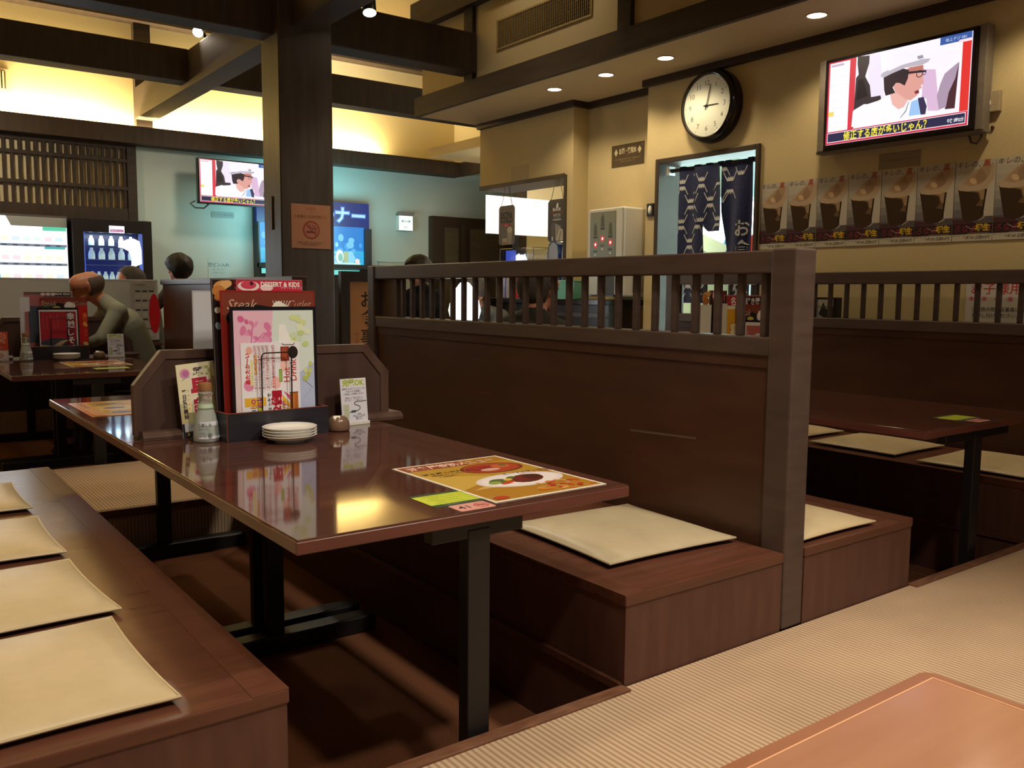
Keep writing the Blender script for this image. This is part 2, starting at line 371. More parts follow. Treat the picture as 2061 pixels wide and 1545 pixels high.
# kitchen and pantry behind
slab('wall_kitchen', 7.5, 7.6, 2.4, 5.25, 0, 2.6, KWHITE); slab('wall_kitchen', 4.80, 7.6, 5.22, 5.325, 0, 2.6, KWHITE, 'white kitchen wall seen past the curtain')
slab('wall_kitchen', 4.72, 7.6, 2.3, 2.4, 0, 2.6, KWHITE); slab('ceiling_kitchen', 4.86, 7.6, 2.3, 5.325, 2.6, 2.7, KWHITE)
slab('wall_pantry', 6.06, 8.2, 7.9, 8.0, 0, 2.3, CREAM); slab('post_trim', 5.95, 6.06, 7.88, 8.0, 0, 2.3, TRIM)
slab('ceiling_pantry', 4.86, 8.2, 5.325, 8.0, 2.36, 2.45, CREAM)
slab('wall_pantry', 8.2, 8.3, 5.3, 9.9, 0, 2.5, CREAM); slab('ceiling_pantry', 6.46, 8.2, 8.0, 9.9, 2.5, 2.6, WALLB)
# door frames
dk = MB().box(-0.02, 0.20, -0.44, -0.41, 0, 1.90, TRIM).box(-0.02, 0.20, 0.405, 0.44, 0, 1.90, TRIM).box(-0.02, 0.20, -0.41, 0.405, 1.865, 1.90, TRIM)
struct(dk.build('door_1', None, (4.53, 3.97, 0), bevel=0.004), 'dark timber frame of the kitchen doorway')
DOORP = noisy('far_door_board', '4d4432', '5a503c', (6, 6, 20), 0.5, 0.4)
d2 = MB().box(-0.02, 2.0, -0.10, 0, 0, 1.94, TRIM)
d2o = struct(d2.build('door_2', None, (5.97, 9.8, 0), bevel=0.004), 'wide dark sliding door in the far wall')
MB().box(0.16, 0.36, -0.125, -0.10, 0.1, 1.80, DOORP).build('door_panel', d2o); MB().box(0.55, 1.1, -0.125, -0.10, 0.1, 1.80, DOORP).build('door_panel', d2o)
MB().box(0.40, 0.46, -0.135, -0.10, 0.05, 1.86, TRIM).build('door_stile', d2o)
# light plaster lattice screen on the far wall (left)
lt = MB().box(0.2, 2.36, 9.74, 9.80, 1.62, 1.80, BEAMX).box(2.32, 2.41, 9.73, 9.80, 0.0, 2.446, BEAM).box(0.2, 2.32, 9.74, 9.80, 2.40, 2.446, BEAMX)
lo = struct(lt.build('window_1'), 'dark lattice screen high on the far wall')
PAPER = noisy('shoji_paper', 'd6c49a', 'decda4', (30, 30, 30), 0.9, 0.1)
MB().box(0.2, 2.32, 9.785, 9.799, 1.80, 2.40, PAPER).build('window_paper', lo)
g = MB()
for i in range(31): x = 0.26 + i * 0.0675; g.box(x, x + 0.026, 9.745, 9.775, 1.80, 2.40, BEAM)
for z in (1.985, 2.265): g.box(0.2, 2.32, 9.735, 9.78, z, z + 0.035, BEAMX)
g.build('lattice', lo)

# ================================================================== BOOTHS
# ---- lattice partitions: posts, rails, board, slats each a part
def slat_partition(label, x0, y0, y1, pitch, top=1.105, sill=0.85, post=0.095, far_post=True, phase=0.0, infill=0.0):
    t = thing('slat_partition', label, 'partition', (x0 + 0.0475, y0, 0)); t['kind'] = 'thing'
    L = y1 - y0; hw = 0.0475
    MB().box(-hw, hw, 0, 0.085, 0.0, top, RAIL).build('end_post', t, bevel=0.006)
    if far_post: MB().box(-hw, hw, L - 0.07, L, 0.0, top - 0.002, RAIL).build('end_post', t, bevel=0.006)
    MB().box(-hw + 0.004, hw - 0.004, 0.085, L - 0.07, top - 0.07, top - 0.004, RAIL).build('top_rail', t, bevel=0.005)
    MB().box(-hw + 0.004, hw - 0.004, 0.085, L - 0.07, sill - 0.055, sill, RAIL).build('lower_rail', t, bevel=0.005)
    b = MB().box(-hw + 0.018, hw - 0.018, 0.085, L - 0.07, 0.0, sill - 0.055, PANEL).box(-hw + 0.012, hw - 0.012, 0.085, L - 0.07, sill - 0.09, sill - 0.055, PANEL)
    b.build('board', t)
    if infill: MB().box(-0.012, 0.012, L - 0.07 - infill, L - 0.07, sill, top - 0.07, RAIL).build('infill_board', t)
    y = 0.085 + 0.05 + phase; first = None
    while y < L - 0.09 - infill:
        if first is None:
            first = MB().box(-0.010, 0.010, -0.011, 0.011, 0, top - 0.07 - sill, RAIL).build('slat', t, (0, y, sill), bevel=0.002, seg=1)
        else:
            c = first.copy(); COL.objects.link(c); c.parent = t; c.location = (0, y, sill)
        y += pitch
    return t
pt = slat_partition('dark slatted partition between the two front booths', 2.115, 1.515, 4.085, 0.0895, infill=0.17)
sc = MB().add([(-0.0302, 0.36, 0.512), (-0.0302, 0.66, 0.500), (-0.0302, 0.66, 0.508), (-0.0302, 0.36, 0.519)], [(0, 1, 2, 3)], mat('scuff', '5f4a40', 0.6)).build('scuff_mark', pt)
slat_partition('dark slatted partition along the posters and television wall', 4.32, 0.45, 4.10, 0.1005)
# far partition: solid board with a plain rail
t = thing('board_partition', 'plain dark board partition with a flat top rail in front of the pillar', 'partition', (2.1625, 5.05, 0)); t['kind'] = 'thing'
MB().box(-0.03, 0.03, 0.05, 2.83, 0, 1.02, PANEL).build('board', t)
MB().box(-0.0475, 0.0475, 0.0, 2.85, 1.018, 1.062, RAIL).build('top_rail', t, bevel=0.004)
MB().box(-0.0475, 0.0475, 0.0, 0.06, 0, 1.018, RAIL).build('end_post', t, bevel=0.004)

# ---- benches
def bench(label, x0, x1, y0, y1, inner):
    """inner: +1 the pit is on the +x side, -1 on the -x side"""
    t = thing('bench', label, 'bench', ((x0 + x1) / 2, y0, -0.215), 0, 'sunken booth benches')
    w = (x1 - x0) / 2; L = y1 - y0; e = w if inner > 0 else -w; H = 0.447
    MB().box(-w, w, 0.0, L, H - 0.028, H, BENCH).build('seat_board', t, bevel=0.004)
    a, b = (e - 0.07, e) if inner > 0 else (e, e + 0.07)
    MB().box(a, b, 0.002, L - 0.002, H - 0.0005, H + 0.0012, NOSING).build('edge_strip', t)
    MB().box(-w + 0.004, w - 0.004, 0.004, 0.03, 0.0, H - 0.028, BENCHF).build('front_panel', t)
    a, b = (e - 0.03, e - 0.005) if inner > 0 else (e + 0.005, e + 0.03)
    MB().box(a, b, 0.03, L, 0.0, H - 0.028, BENCHF).build('side_panel', t)
    a, b = (e - 0.006, e + 0.006)
    MB().box(a, b, 0.012, L, 0.200, 0.222, NOSING).build('ledge_strip', t, bevel=0.002)
    return t
bench('lacquered bench with a row of cushions at the left of the front booth', -0.02, 0.615, 1.513, 4.07, 1)
bench('lacquered bench with a single cushion left of the slatted partition', 1.483, 2.113, 1.513, 4.07, -1)
bench('lacquered bench with a cushion right of the slatted partition post', 2.212, 2.812, 1.513, 4.07, 1)
bench('lacquered bench against the slatted partition under the posters', 3.72, 4.318, 1.05, 4.07, -1)
bench('far bench behind the grey shirted diner', 1.483, 2.113, 5.27, 7.9, -1)
bench('far bench on the other side of the plain board partition', 2.212, 2.812, 6.0, 7.9, 1)

# ---- cushions
VINYL = noisy('cushion_vinyl', 'beab86', 'c7b48f', (14, 14, 14), 0.38, 0.5, bump=0.05)
VINYLG = noisy('cushion_vinyl_pale', 'b3a486', 'bbad8f', (14, 14, 14), 0.38, 0.5, bump=0.05)
def cushion(label, x, y, z, rz=0.0, s=0.242, hgt=0.036, m=VINYL, seed=0, group='seat cushions on the benches'):
    N = 22; rnd = random.Random(seed); ph = rnd.random() * 6
    b = MB(); vs = []; fs = []
    def plan(u, v):
        return (u * s * (1 - 0.035 * (1 - abs(v) ** 2.2)), v * s * (1 - 0.035 * (1 - abs(u) ** 2.2)))
    for sgn in (1, -1):
        o = len(vs)
        for j in range(N + 1):
            for i in range(N + 1):
                u = -1 + 2 * i / N; v = -1 + 2 * j / N; u = math.copysign(1 - (1 - abs(u)) ** 1.5, u); v = math.copysign(1 - (1 - abs(v)) ** 1.5, v)
                X, Y = plan(u, v); f = ((1 - abs(u) ** 3.2) * (1 - abs(v) ** 3.2)) ** 0.55
                h = f * (hgt * 0.68) * (1 + 0.05 * math.sin(3 * u + ph) * math.cos(2.3 * v)) if sgn > 0 else -f * hgt * 0.32
                vs.append((X, Y, hgt * 0.34 + h))
        for j in range(N):
            for i in range(N):
                q = (o + j * (N + 1) + i, o + j * (N + 1) + i + 1, o + (j + 1) * (N + 1) + i + 1, o + (j + 1) * (N + 1) + i)
                fs.append(q if sgn > 0 else q[::-1])
    b.add(vs, fs, m)
    o = b.build('cushion', None, (x, y, z), (0, 0, rz), smooth=True, ang=1.2)
    tag(o, label, 'cushion', group)
    pts = []
    for k in range(4 * 14):
        e, q = divmod(k, 14); w = -1 + 2 * q / 14; u, v = [(w, -1), (1, w), (-w, 1), (-1, -w)][e]
        X, Y = plan(u, v); pts.append((X, Y, hgt * 0.34))
    MB().tube(pts, 0.0035, m, 6, True).build('piping', o, smooth=True)
    return o
SEAT = 0.2335
cushion('large pale yellow cushion nearest the seat end of the left bench', 0.185, 1.806, SEAT, 0.02, seed=1)
cushion('second pale yellow cushion from the front of the left bench', 0.205, 2.325, SEAT, 0.05, 0.236, seed=2)
cushion('third pale yellow cushion from the front of the left bench', 0.20, 2.893, SEAT, 0.0, 0.236, seed=3)
cushion('farthest pale yellow cushion visible on the left bench', 0.205, 3.505, SEAT, 0.0, 0.236, seed=4)
cushion('grey beige cushion alone on the bench beside the glossy table', 1.853, 1.925, SEAT, -0.05, 0.245, 0.04, VINYLG, 5)
cushion('cushion half hidden behind the tall partition end post', 2.405, 1.752, SEAT, 0.0, 0.215, seed=6)
cushion('cushion seen under the right table edge, farther from the aisle', 4.03, 2.38, SEAT, 0.0, 0.225, seed=7)
cushion('cushion on the poster side bench nearest the aisle', 4.00, 1.79, SEAT, 0.03, 0.238, seed=8)
cushion('cushion on the poster side bench mostly hidden by the partition post', 4.03, 2.93, SEAT, 0.0, 0.225, seed=9)

# ---- tables on black pedestals
def pedestal(t, y, L=0.72, tb=0.12):
    p = MB().box(-0.029, 0.029, y, y + 0.038, 0.06, 0.68, IRON).build('pedestal', t, bevel=0.003)
    MB().box(-L / 2, L / 2, y - 0.015, y + 0.055, 0.0, 0.06, IRON).build('foot_bar', p, bevel=0.006)
    MB().box(-tb, tb, y + 0.002, y + 0.036, 0.66, 0.697, IRON).build('top_bar', p, bevel=0.003)
def table(label, x, y, L, w=0.85, group='sunken booth tables', y1=0.02, y2=None, tb=0.12):
    t = thing('booth_table', label, 'table', (x, y, -0.215), 0, group)
    MB().box(-w / 2, w / 2, 0, L, 0.697, 0.727, TABLE).build('tabletop', t, bevel=0.0025)
    e = MB()
    e.box(-w / 2 - 0.0012, w / 2 + 0.0012, -0.0012, 0.004, 0.6985, 0.7225, TABLEEDGE).box(-w / 2 - 0.0012, -w / 2 + 0.004, 0.004, L, 0.6985, 0.7225, TABLEEDGE).box(w / 2 - 0.004, w / 2 + 0.0012, 0.004, L, 0.6985, 0.7225, TABLEEDGE)
    e.build('edge_band', t, bevel=0.001, seg=1)
    pedestal(t, y1, tb=tb); pedestal(t, (L - 0.10) if y2 is None else y2, tb=tb)
    return t
TT = 0.512
table('glossy red brown table nearest the seat, with menus and plates', 1.06, 1.515, 1.295)
table('glossy table behind the menu divider, half hidden', 1.06, 2.812, 1.285)
table('table of the right booth with a lime sticker at its corner', 3.345, 1.545, 1.27, tb=0.24)
table('rear table of the right booth behind its menu stand', 3.345, 2.817, 1.28)
table('far table at the left edge with soy bottle and plates', 1.075, 5.30, 1.29)
table('farthest table where the grey shirted diner leans', 1.075, 6.592, 1.29)
table('far table beside the lantern behind the slats', 3.345, 5.30, 1.29)

# ---- low divider boards standing across the tables
DIV = noisy('divider_board', '43302a', '4d3831', (20, 20, 5), 0.42, 0.45)
DIVF = noisy('divider_border', '4a342d', '553f36', (20, 20, 5), 0.4, 0.45)
def divider(label, x, y):
    t = thing('table_divider', label, 'divider', (x, y, TT), 0, 'menu dividers on the tables')
    out = [(-0.43, 0.012), (0.45, 0.012), (0.45, 0.175), (0.362, 0.274), (-0.345, 0.274), (-0.43, 0.168)]
    inn = [(-0.405, 0.012), (0.418, 0.012), (0.418, 0.163), (0.348, 0.247), (-0.332, 0.247), (-0.405, 0.156)]
    MB().prism(inn, 1, -0.011, 0.011, DIV).build('board', t)
    b = MB(); n = len(out); vs = []
    for yy in (-0.016, 0.016): vs += [(p[0], yy, p[1]) for p in out] + [(p[0], yy, p[1]) for p in inn]
    fs = []
    for i in range(1, n):
        j = (i + 1) % n
        fs += [(i, j, n + j, n + i), (2 * n + j, 2 * n + i, 3 * n + i, 3 * n + j), (i, 2 * n + i, 2 * n + j, j), (n + i, n + j, 3 * n + j, 3 * n + i)]
    b.add(vs, fs, DIVF).build('border', t)
    for xa, xb in ((-0.415, -0.30), (0.345, 0.485)):
        pr = [(-0.06, 0.0), (0.06, 0.0), (0.06, 0.012), (0.045, 0.026), (-0.045, 0.026), (-0.06, 0.012)]
        MB().prism(pr, 0, xa, xb, DIVF).build('foot', t, bevel=0.003)
    return t
divider('dark chamfered divider board behind the menu stand on the nearest table', 1.10, 2.85)
divider('dark chamfered divider board on the right booth table behind slats', 3.38, 2.86)
divider('dark chamfered divider board on the far left table', 1.115, 6.62)

# ---- dining table at the bottom right corner
FORE = noisy('orange_wood', 'a07156', 'aa7c60', (2.2, 18, 18), 0.16, 0.5, rvar=0.08, coat=0.2)
FOREE = noisy('orange_wood_edge', '8c5c44', '97664a', (4, 20, 20), 0.3, 0.5)
t = thing('dining_table', 'orange brown wooden tabletop corner in the bottom right foreground', 'table', (0.52, -0.05, 0.0))
def rr(x0, x1, y0, y1, r, n=6):
    P = []
    for cx, cy, a0 in ((x1 - r, y1 - r, 0), (x0 + r, y1 - r, 90), (x0 + r, y0 + r, 180), (x1 - r, y0 + r, 270)):
        P += [(cx + r * math.cos(math.radians(a0 + 90 * k / n)), cy + r * math.sin(math.radians(a0 + 90 * k / n))) for k in range(n + 1)]
    return P
MB().prism(rr(-0.52, 0.52, -0.583, 0.583, 0.016), 2, 0.484, 0.512, FOREE).build('edge_band', t, bevel=0.005)
MB().box(-0.503, 0.503, -0.566, 0.566, 0.49, 0.5126, FORE).build('tabletop', t)
gl = mat('inlay', 'e0a880', 0.3)
b = MB()
for s_ in ((-0.505, 0.505, 0.5645, 0.5665), (-0.505, 0.505, -0.5665, -0.5645), (-0.505, -0.503, -0.5645, 0.5645), (0.503, 0.505, -0.5645, 0.5645)): b.box(*s_, 0.5, 0.513, gl)
b.build('inlay_line', t)
for sx in (-1, 1):
    for sy in (-1, 1): MB().box(sx * 0.45 - 0.03, sx * 0.45 + 0.03, sy * 0.5 - 0.03, sy * 0.5 + 0.03, 0, 0.484, FOREE).build('leg', t, bevel=0.004)

# ================================================================== THINGS ON THE TABLES
BOXM = noisy('ebonised_box', '211f26', '2b2830', (6, 40, 40), 0.42, 0.5)
RIM = mat('vermilion_rim', '6e3a2c', 0.45, 0.4)
WIRE = mat('wire', '2a2624', 0.35, 0.6, metal=0.6)
CHINA = mat('white_china', 'e8e5df', 0.14, 0.55)
def holder(label, x, y, rz, wire=True):
    t = thing('menu_holder', label, 'menu holder', (x, y, TT), rz, 'menu holders on the tables')
    w, d, h, k = 0.171, 0.066, 0.086, 0.009
    b = MB().box(-w, w, -d, d, 0, 0.008, BOXM).box(-w, w, -d, -d + k, 0.008, h, BOXM).box(-w, w, d - k, d, 0.008, h, BOXM).box(-w, -w + k, -d + k, d - k, 0.008, h, BOXM).box(w - k, w, -d + k, d - k, 0.008, h, BOXM)
    b.build('box', t)
    r = MB().box(-w, w, -d, -d + k, h, h + 0.003, RIM).box(-w, w, d - k, d, h, h + 0.003, RIM).box(-w, -w + k, -d + k, d - k, h, h + 0.003, RIM).box(w - k, w, -d + k, d - k, h, h + 0.003, RIM)
    r.box(-w - 0.0006, -w + 0.003, -d - 0.0006, -d + 0.003, 0, h, RIM)
    r.build('rim', t, bevel=0.001, seg=1)
    if wire:
        a, zt, rr_ = 0.05, 0.268, 0.014
        P = [(-a, -d + 0.014, 0.01)] + [(-a + rr_ - rr_ * math.cos(q), -d + 0.014, zt - rr_ + rr_ * math.sin(q)) for q in (0, 0.5, 1.05, PI / 2)] + [(a - rr_ + rr_ * math.sin(q), -d + 0.014, zt - rr_ + rr_ * math.cos(q)) for q in (0, 0.5, 1.05, PI / 2)] + [(a, -d + 0.014, 0.01)]
        MB().tube(P, 0.0023, WIRE, 8).build('wire_bracket', t, smooth=True, ang=1.5)
    return t
def on(hx, hy, rz, lx, ly): return (hx + lx * math.cos(rz) - ly * math.sin(rz), hy + lx * math.sin(rz) + ly * math.cos(rz), TT + 0.0095)

# ---- menu artwork
def menu_steak(w=0.318, h=0.452):
    c = Canvas(w, h, 0.004, lam('a3302a'))
    c.rect(-w / 2 + 0.006, h * 0.80, w / 2 - 0.006, h - 0.006, lam('7d3d2f'))
    c.rect(-w / 2 + 0.006, 0.02, w / 2 - 0.006, h * 0.80, lam('8e2a24'))
    c.poly([(0.02, h * 0.80), (w / 2 - 0.004, h * 0.89), (w / 2 - 0.004, 0.02), (0.08, 0.02)], lam('c2261f'))
    c.ell(-0.055, h * 0.815, 0.088, 0.04, lam('221c20')); c.ell(-0.055, h * 0.80, 0.07, 0.025, lam('2f2730'))
    c.ell(-0.045, h * 0.835, 0.024, 0.009, lam('d9c25a')); c.ell(-0.115, h * 0.835, 0.02, 0.012, lam('4e6a3a'), a=0.5); c.ell(-0.09, h * 0.83, 0.012, 0.008, lam('6a4a80'))
    c.ell(0.036, h * 0.86, 0.034, 0.024, lam('e9dfd2')); c.ell(0.03, h * 0.885, 0.02, 0.018, lam('f2ece2'), a=0.6)
    for k in range(7): c.line([(0.02 + 0.006 * k, h * 0.875), (0.012 + 0.010 * k, h * 0.93)], 0.0018, lam('f4efe6'))
    c.text('Steak', -0.088, h * 0.905, 0.044, lam('c9a48e'), shear=0.35); c.text('Cutlet', 0.105, h * 0.905, 0.036, lam('b78d7c'), shear=0.35, fit=0.08)
    c.text('ステーキ', -0.105, h * 0.865, 0.010, lam('9a6ab0'))
    for k, (yy, col) in enumerate(((0.70, 'd8712e'), (0.63, 'c2551f'), (0.55, 'e0a24a'), (0.22, 'd9c27a'), (0.15, 'a8442a'), (0.09, 'e2d2b4'))): c.ell(w / 2 - 0.018, h * yy, 0.012, 0.018, lam(col), a=0.3 * k)
    for k in range(4): c.line([(w / 2 - 0.024, h * (0.36 + 0.03 * k)), (w / 2 - 0.008, h * (0.36 + 0.03 * k))], 0.0025, lam('d87a6a'))
    c.frame(-w / 2 + 0.003, 0.003, w / 2 - 0.003, h - 0.003, 0.003, lam('8f2a24'))
    return c
def menu_dessert(w=0.226, h=0.488):
    c = Canvas(w, h, 0.004, lam('c8304e'))
    c.ell(-0.072, h * 0.955, 0.036, 0.016, lam('f2dfe2')); c.ell(-0.072, h * 0.962, 0.026, 0.013, lam('cf4a5e')); c.ell(-0.062, h * 0.972, 0.006, 0.006, lam('4a2030'))
    c.ell(-0.012, h * 0.945, 0.022, 0.011, lam('f0d4d8'))
    c.text('DESSERT & KIDS', 0.036, h * 0.968, 0.0205, lam('fbf3f0'), bold=0.03, fit=0.135); c.text('デザート＆キッズ', 0.074, h * 0.945, 0.0095, lam('f0cdd2'))
    c.frame(-w / 2 + 0.002, 0.002, w / 2 - 0.002, h - 0.002, 0.002, lam('9c8480')); return c
def menu_karaage(w=0.235, h=0.488):
    c = Canvas(w, h, 0.004, lam('2e2526'))
    c.rect(-0.045, h * 0.90, 0.05, h * 0.99, lam('86222a')); c.text('極', -0.025, h * 0.955, 0.034, lam('f4ece6'), bold=0.02)
    for cx, cy, rx, ry, col in ((-0.085, 0.955, 0.026, 0.016, 'd39a5a'), (-0.07, 0.965, 0.02, 0.012, 'e0ac6e'), (-0.095, 0.925, 0.02, 0.016, 'bf7f42'), (-0.085, 0.89, 0.024, 0.016, 'b3713a'), (-0.1, 0.80, 0.01, 0.01, 'd7d2c6'), (-0.1, 0.70, 0.009, 0.012, '8aa4b4')): c.ell(cx, h * cy, rx, ry, lam(col), a=0.3)
    c.frame(-w / 2 + 0.002, 0.002, w / 2 - 0.002, h - 0.002, 0.0025, lam('6f6a66')); return c
def menu_white(w, h, base='d6d9e2'):
    c = Canvas(w, h, 0.006, lam(base)); c.frame(-w / 2 + 0.002, 0.002, w / 2 - 0.002, h - 0.002, 0.0018, lam('b9bcc8')); return c
def menu_spring(w=0.288, h=0.402):
    c = Canvas(w, h, 0.005, lam('1a171c'))
    a, b, y0, y1 = -w / 2 + 0.009, w / 2 - 0.011, 0.016, h - 0.012
    c.rect(a, y0, b, y1, lam('dfe3ec')); c.rect(a, h * 0.55, a + 0.135, y1, lam('e9bcd4'))
    c.rect(a, y0, a + 0.02, h * 0.55, lam('e2ccce')); c.poly([(a + 0.13, y1), (b, y1), (b, h * 0.45), (a + 0.12, h * 0.62)], lam('d9e6e2'))
    c.poly([(b - 0.09, h * 0.42), (b, h * 0.55), (b, y0), (b - 0.09, y0)], lam('b9c4e6'))
    rnd = random.Random(3)
    for k in range(26):
        cx = a + 0.02 + rnd.random() * 0.1; cy = h * (0.62 + 0.33 * rnd.random()); c.ell(cx, cy, 0.006 + 0.010 * rnd.random(), 0.005 + 0.007 * rnd.random(), lam(rnd.choice(('e39ac0', 'dd7fae', 'ecc4da', 'd96a9e'))), 10, rnd.random() * 3)
    c.line([(a + 0.03, h * 0.60), (a + 0.055, h * 0.72), (a + 0.062, h * 0.86)], 0.004, lam('d878aa')); c.line([(a + 0.055, h * 0.70), (a + 0.10, h * 0.80)], 0.003, lam('d878aa'))
    c.poly([(a + 0.145, h * 0.66), (a + 0.20, h * 0.66), (a + 0.17, h * 0.86), (a + 0.148, h * 0.86)], lam('f0f2f2'))
    for k in range(14): c.ell(b - 0.02 - rnd.random() * 0.06, h * (0.70 + 0.22 * rnd.random()), 0.012, 0.009, lam(rnd.choice(('d6e2a0', 'cfe0c4', 'e4ecd0', 'c4d88e'))), 10)
    for k in range(7): c.ell(b - 0.012 - rnd.random() * 0.03, h * (0.42 + 0.13 * rnd.random()), 0.007, 0.009, lam(rnd.choice(('c8cf7a', 'd9dc9c', 'b6c26a'))), 8)
    c.line([(b - 0.04, h * 0.42), (b - 0.008, h * 0.35), (b - 0.04, h * 0.27)], 0.0012, lam('9aa0b4'))
    return c
def card_drinks(w=0.196, h=0.268):
    c = Canvas(w, h, 0.001, lam('eceaf2'), eps=0.0003)
    X = lambda n: (n - 0.5) * w
    Y = lambda n: n * h
    c.ell(X(0.12), Y(0.51), 0.017, 0.019, lam('e48fb6')); c.ell(X(0.14), Y(0.91), 0.011, 0.013, lam('eab3a4')); c.rect(X(0.15), Y(0.50), X(0.20), Y(0.80), lam('e8e3a8')); c.rect(X(0.22), Y(0.63), X(0.26), Y(0.86), lam('eec878'))
    c.ell(X(0.58), Y(0.52), 0.016, 0.02, lam('f0bcb8')); c.ell(X(0.73), Y(0.72), 0.014, 0.02, lam('f1c4be'))
    red = lam('b32436'); mar = lam('8a2440')
    c.text('あたたか～い', X(0.105), Y(0.70), 0.0165, lam('c02a1e'), bold=0.045, rot=PI / 2)
    c.text('《ソフトドリンク》――・・――', X(0.175), Y(0.60), 0.0062, lam('4a5a78'), rot=PI / 2)
    for nx, s_, col in ((0.235, '・ホットウーロン¥210円▮税込230円', red), (0.305, '・ホットカルピス¥210円▮税込230円', red), (0.372, '・ホットジンジャー¥230円▮税込250円', mar), (0.44, '・ほうじ茶ラテ¥230円▮税込250円', red), (0.54, '・ホット珈琲¥380円▮税込410円', red)):
        c.text(s_, X(nx), Y(0.70), 0.0098, col, bold=0.015, rot=PI / 2, fit=0.142); c.line([(X(nx + 0.025), Y(0.44)), (X(nx + 0.025), Y(0.965))], 0.0007, mar)
    c.text('《アルコール》――――', X(0.49), Y(0.58), 0.006, lam('4a5a78'), rot=PI / 2)
    c.rect(X(0.635), Y(0.53), X(0.69), Y(0.68), lam('6f9a3a')); c.text('期間限定', X(0.662), Y(0.605), 0.0075, lam('d4e07a'), rot=PI / 2, fit=0.034)
    c.text('Hot', X(0.765), Y(0.61), 0.030, lam('d0473e'), bold=0.01, rot=PI / 2); c.text('Drink', X(0.885), Y(0.665), 0.030, lam('c43a34'), bold=0.01, rot=PI / 2)
    c.rect(X(0.67), Y(0.775), X(0.82), Y(0.945), lam('8a3a2c')); c.rect(X(0.69), Y(0.80), X(0.78), Y(0.93), lam('a5503a')); c.ell(X(0.885), Y(0.875), 0.0175, 0.020, lam('2c2422'), 20); c.line([(X(0.70), Y(0.98)), (X(0.73), Y(0.965)), (X(0.90), Y(0.965)), (X(0.92), Y(0.985))], 0.002, lam('2c2422'))
    c.rect(X(0.04), Y(0.26), X(0.40), Y(0.36), lam('e6b43e')); c.rect(X(0.04), Y(0.06), X(0.55), Y(0.14), lam('3f86c4')); c.poly([(X(0.04), Y(0.0)), (X(0.22), Y(0.0)), (X(0.22), Y(0.22)), (X(0.13), Y(0.18))], lam('e8dd3a')); c.rect(X(0.25), Y(0.12), X(0.34), Y(0.24), lam('cfe03a'))
    c.poly([(X(0.50), Y(0.43)), (X(0.62), Y(0.43)), (X(0.82), Y(0.26)), (X(0.82), Y(0.20))], lam('e6b43e')); c.poly([(X(0.62), Y(0.46)), (X(0.70), Y(0.42)), (X(0.82), Y(0.30)), (X(0.82), Y(0.36))], lam('d65a80'))
    for k, col in enumerate(('e27a9a', 'd8c24a', '4a8ac8', '4a8ac8', 'c84a4a')): c.line([(X(0.64), Y(0.28 - 0.035 * k)), (X(0.83), Y(0.23 - 0.035 * k))], 0.0028, lam(col))
    yy = Y(0.03)
    for ch, col in zip('Jambo', ('b23a2a', '3a8a4a', '3a6ab0', 'd88a2a', 'b0306a')):
        c.text(ch, X(0.185), yy + 0.011, 0.030, lam(col), rot=PI / 2, bold=0.012); yy += 0.0148 if ch != 'm' else 0.021
    yy = Y(0.09)
    for ch, col in zip('Drink', ('3a5a9a', '3f7a4a', 'c03a3a', 'b8407a', '7a4a9a')):
        c.text(ch, X(0.295), yy + 0.010, 0.030, lam(col), rot=PI / 2, bold=0.012); yy += {'i': 0.009, 'r': 0.013}.get(ch, 0.0185)
    c.text('ジョッキで', X(0.455), Y(0.27), 0.0145, lam('2a2a30'), bold=0.02, rot=PI / 2)
    c.text('大2倍', X(0.575), Y(0.21), 0.036, lam('b01f36'), bold=0.05, rot=PI / 2, outline=(lam('f6eef0'), 0.12)); c.rect(X(0.50), Y(0.35), X(0.67), Y(0.43), lam('a81c34'))
    c.text('税込310円', X(0.70), Y(0.20), 0.012, red, rot=PI / 2, bold=0.02); c.text('氷なし', X(0.63), Y(0.10), 0.009, lam('4a5a78'), rot=PI / 2)
    c.rect(X(0.815), Y(0.03), X(0.955), Y(0.39), lam('b5672c')); c.rect(X(0.85), Y(0.03), X(0.90), Y(0.38), lam('c47a3a')); c.line([(X(0.815), Y(0.395)), (X(0.955), Y(0.395))], 0.003, lam('6a3a22'))
    return c
def menu_soba(w=0.245, h=0.330):
    c = Canvas(w, h, 0.005, lam('1e1a1e')); a, b, y0, y1 = -w / 2 + 0.008, w / 2 - 0.008, 0.008, h - 0.014
    c.rect(a, y0, b, y1, lam('cfcfd4')); a += 0.006; b -= 0.008; y1 -= 0.012
    c.rect(a, y0 + 0.004, b, y1, lam('a92a38')); c.poly([(a, y0 + 0.004), (b, y0 + 0.004), (b, h * 0.37), (a + 0.07, h * 0.40), (a, h * 0.33)], lam('3f4552'))
    c.rect(b - 0.062, y0 + 0.004, b - 0.012, y1, lam('7a2c36'))
    c.poly([(a, 0.02), (a + 0.06, 0.02), (a + 0.14, h * 0.30), (a + 0.152, h * 0.36), (a + 0.12, h * 0.34), (a + 0.07, h * 0.24), (a, 0.09)], lam('b59a78')); c.line([(a + 0.10, h * 0.29), (a + 0.155, h * 0.34)], 0.008, lam('c4aa86'))
    c.text('幸越しそば', b - 0.034, y1 - 0.004, 0.050, lam('e9e9ec'), bold=0.02, vert=True, step=1.06)
    for k in range(5): c.text('手打ちそばの味わい', a + 0.02 + 0.021 * k, y1 - 0.02 - 0.01 * (k % 2), 0.010, lam('d87078'), vert=True)
    return c
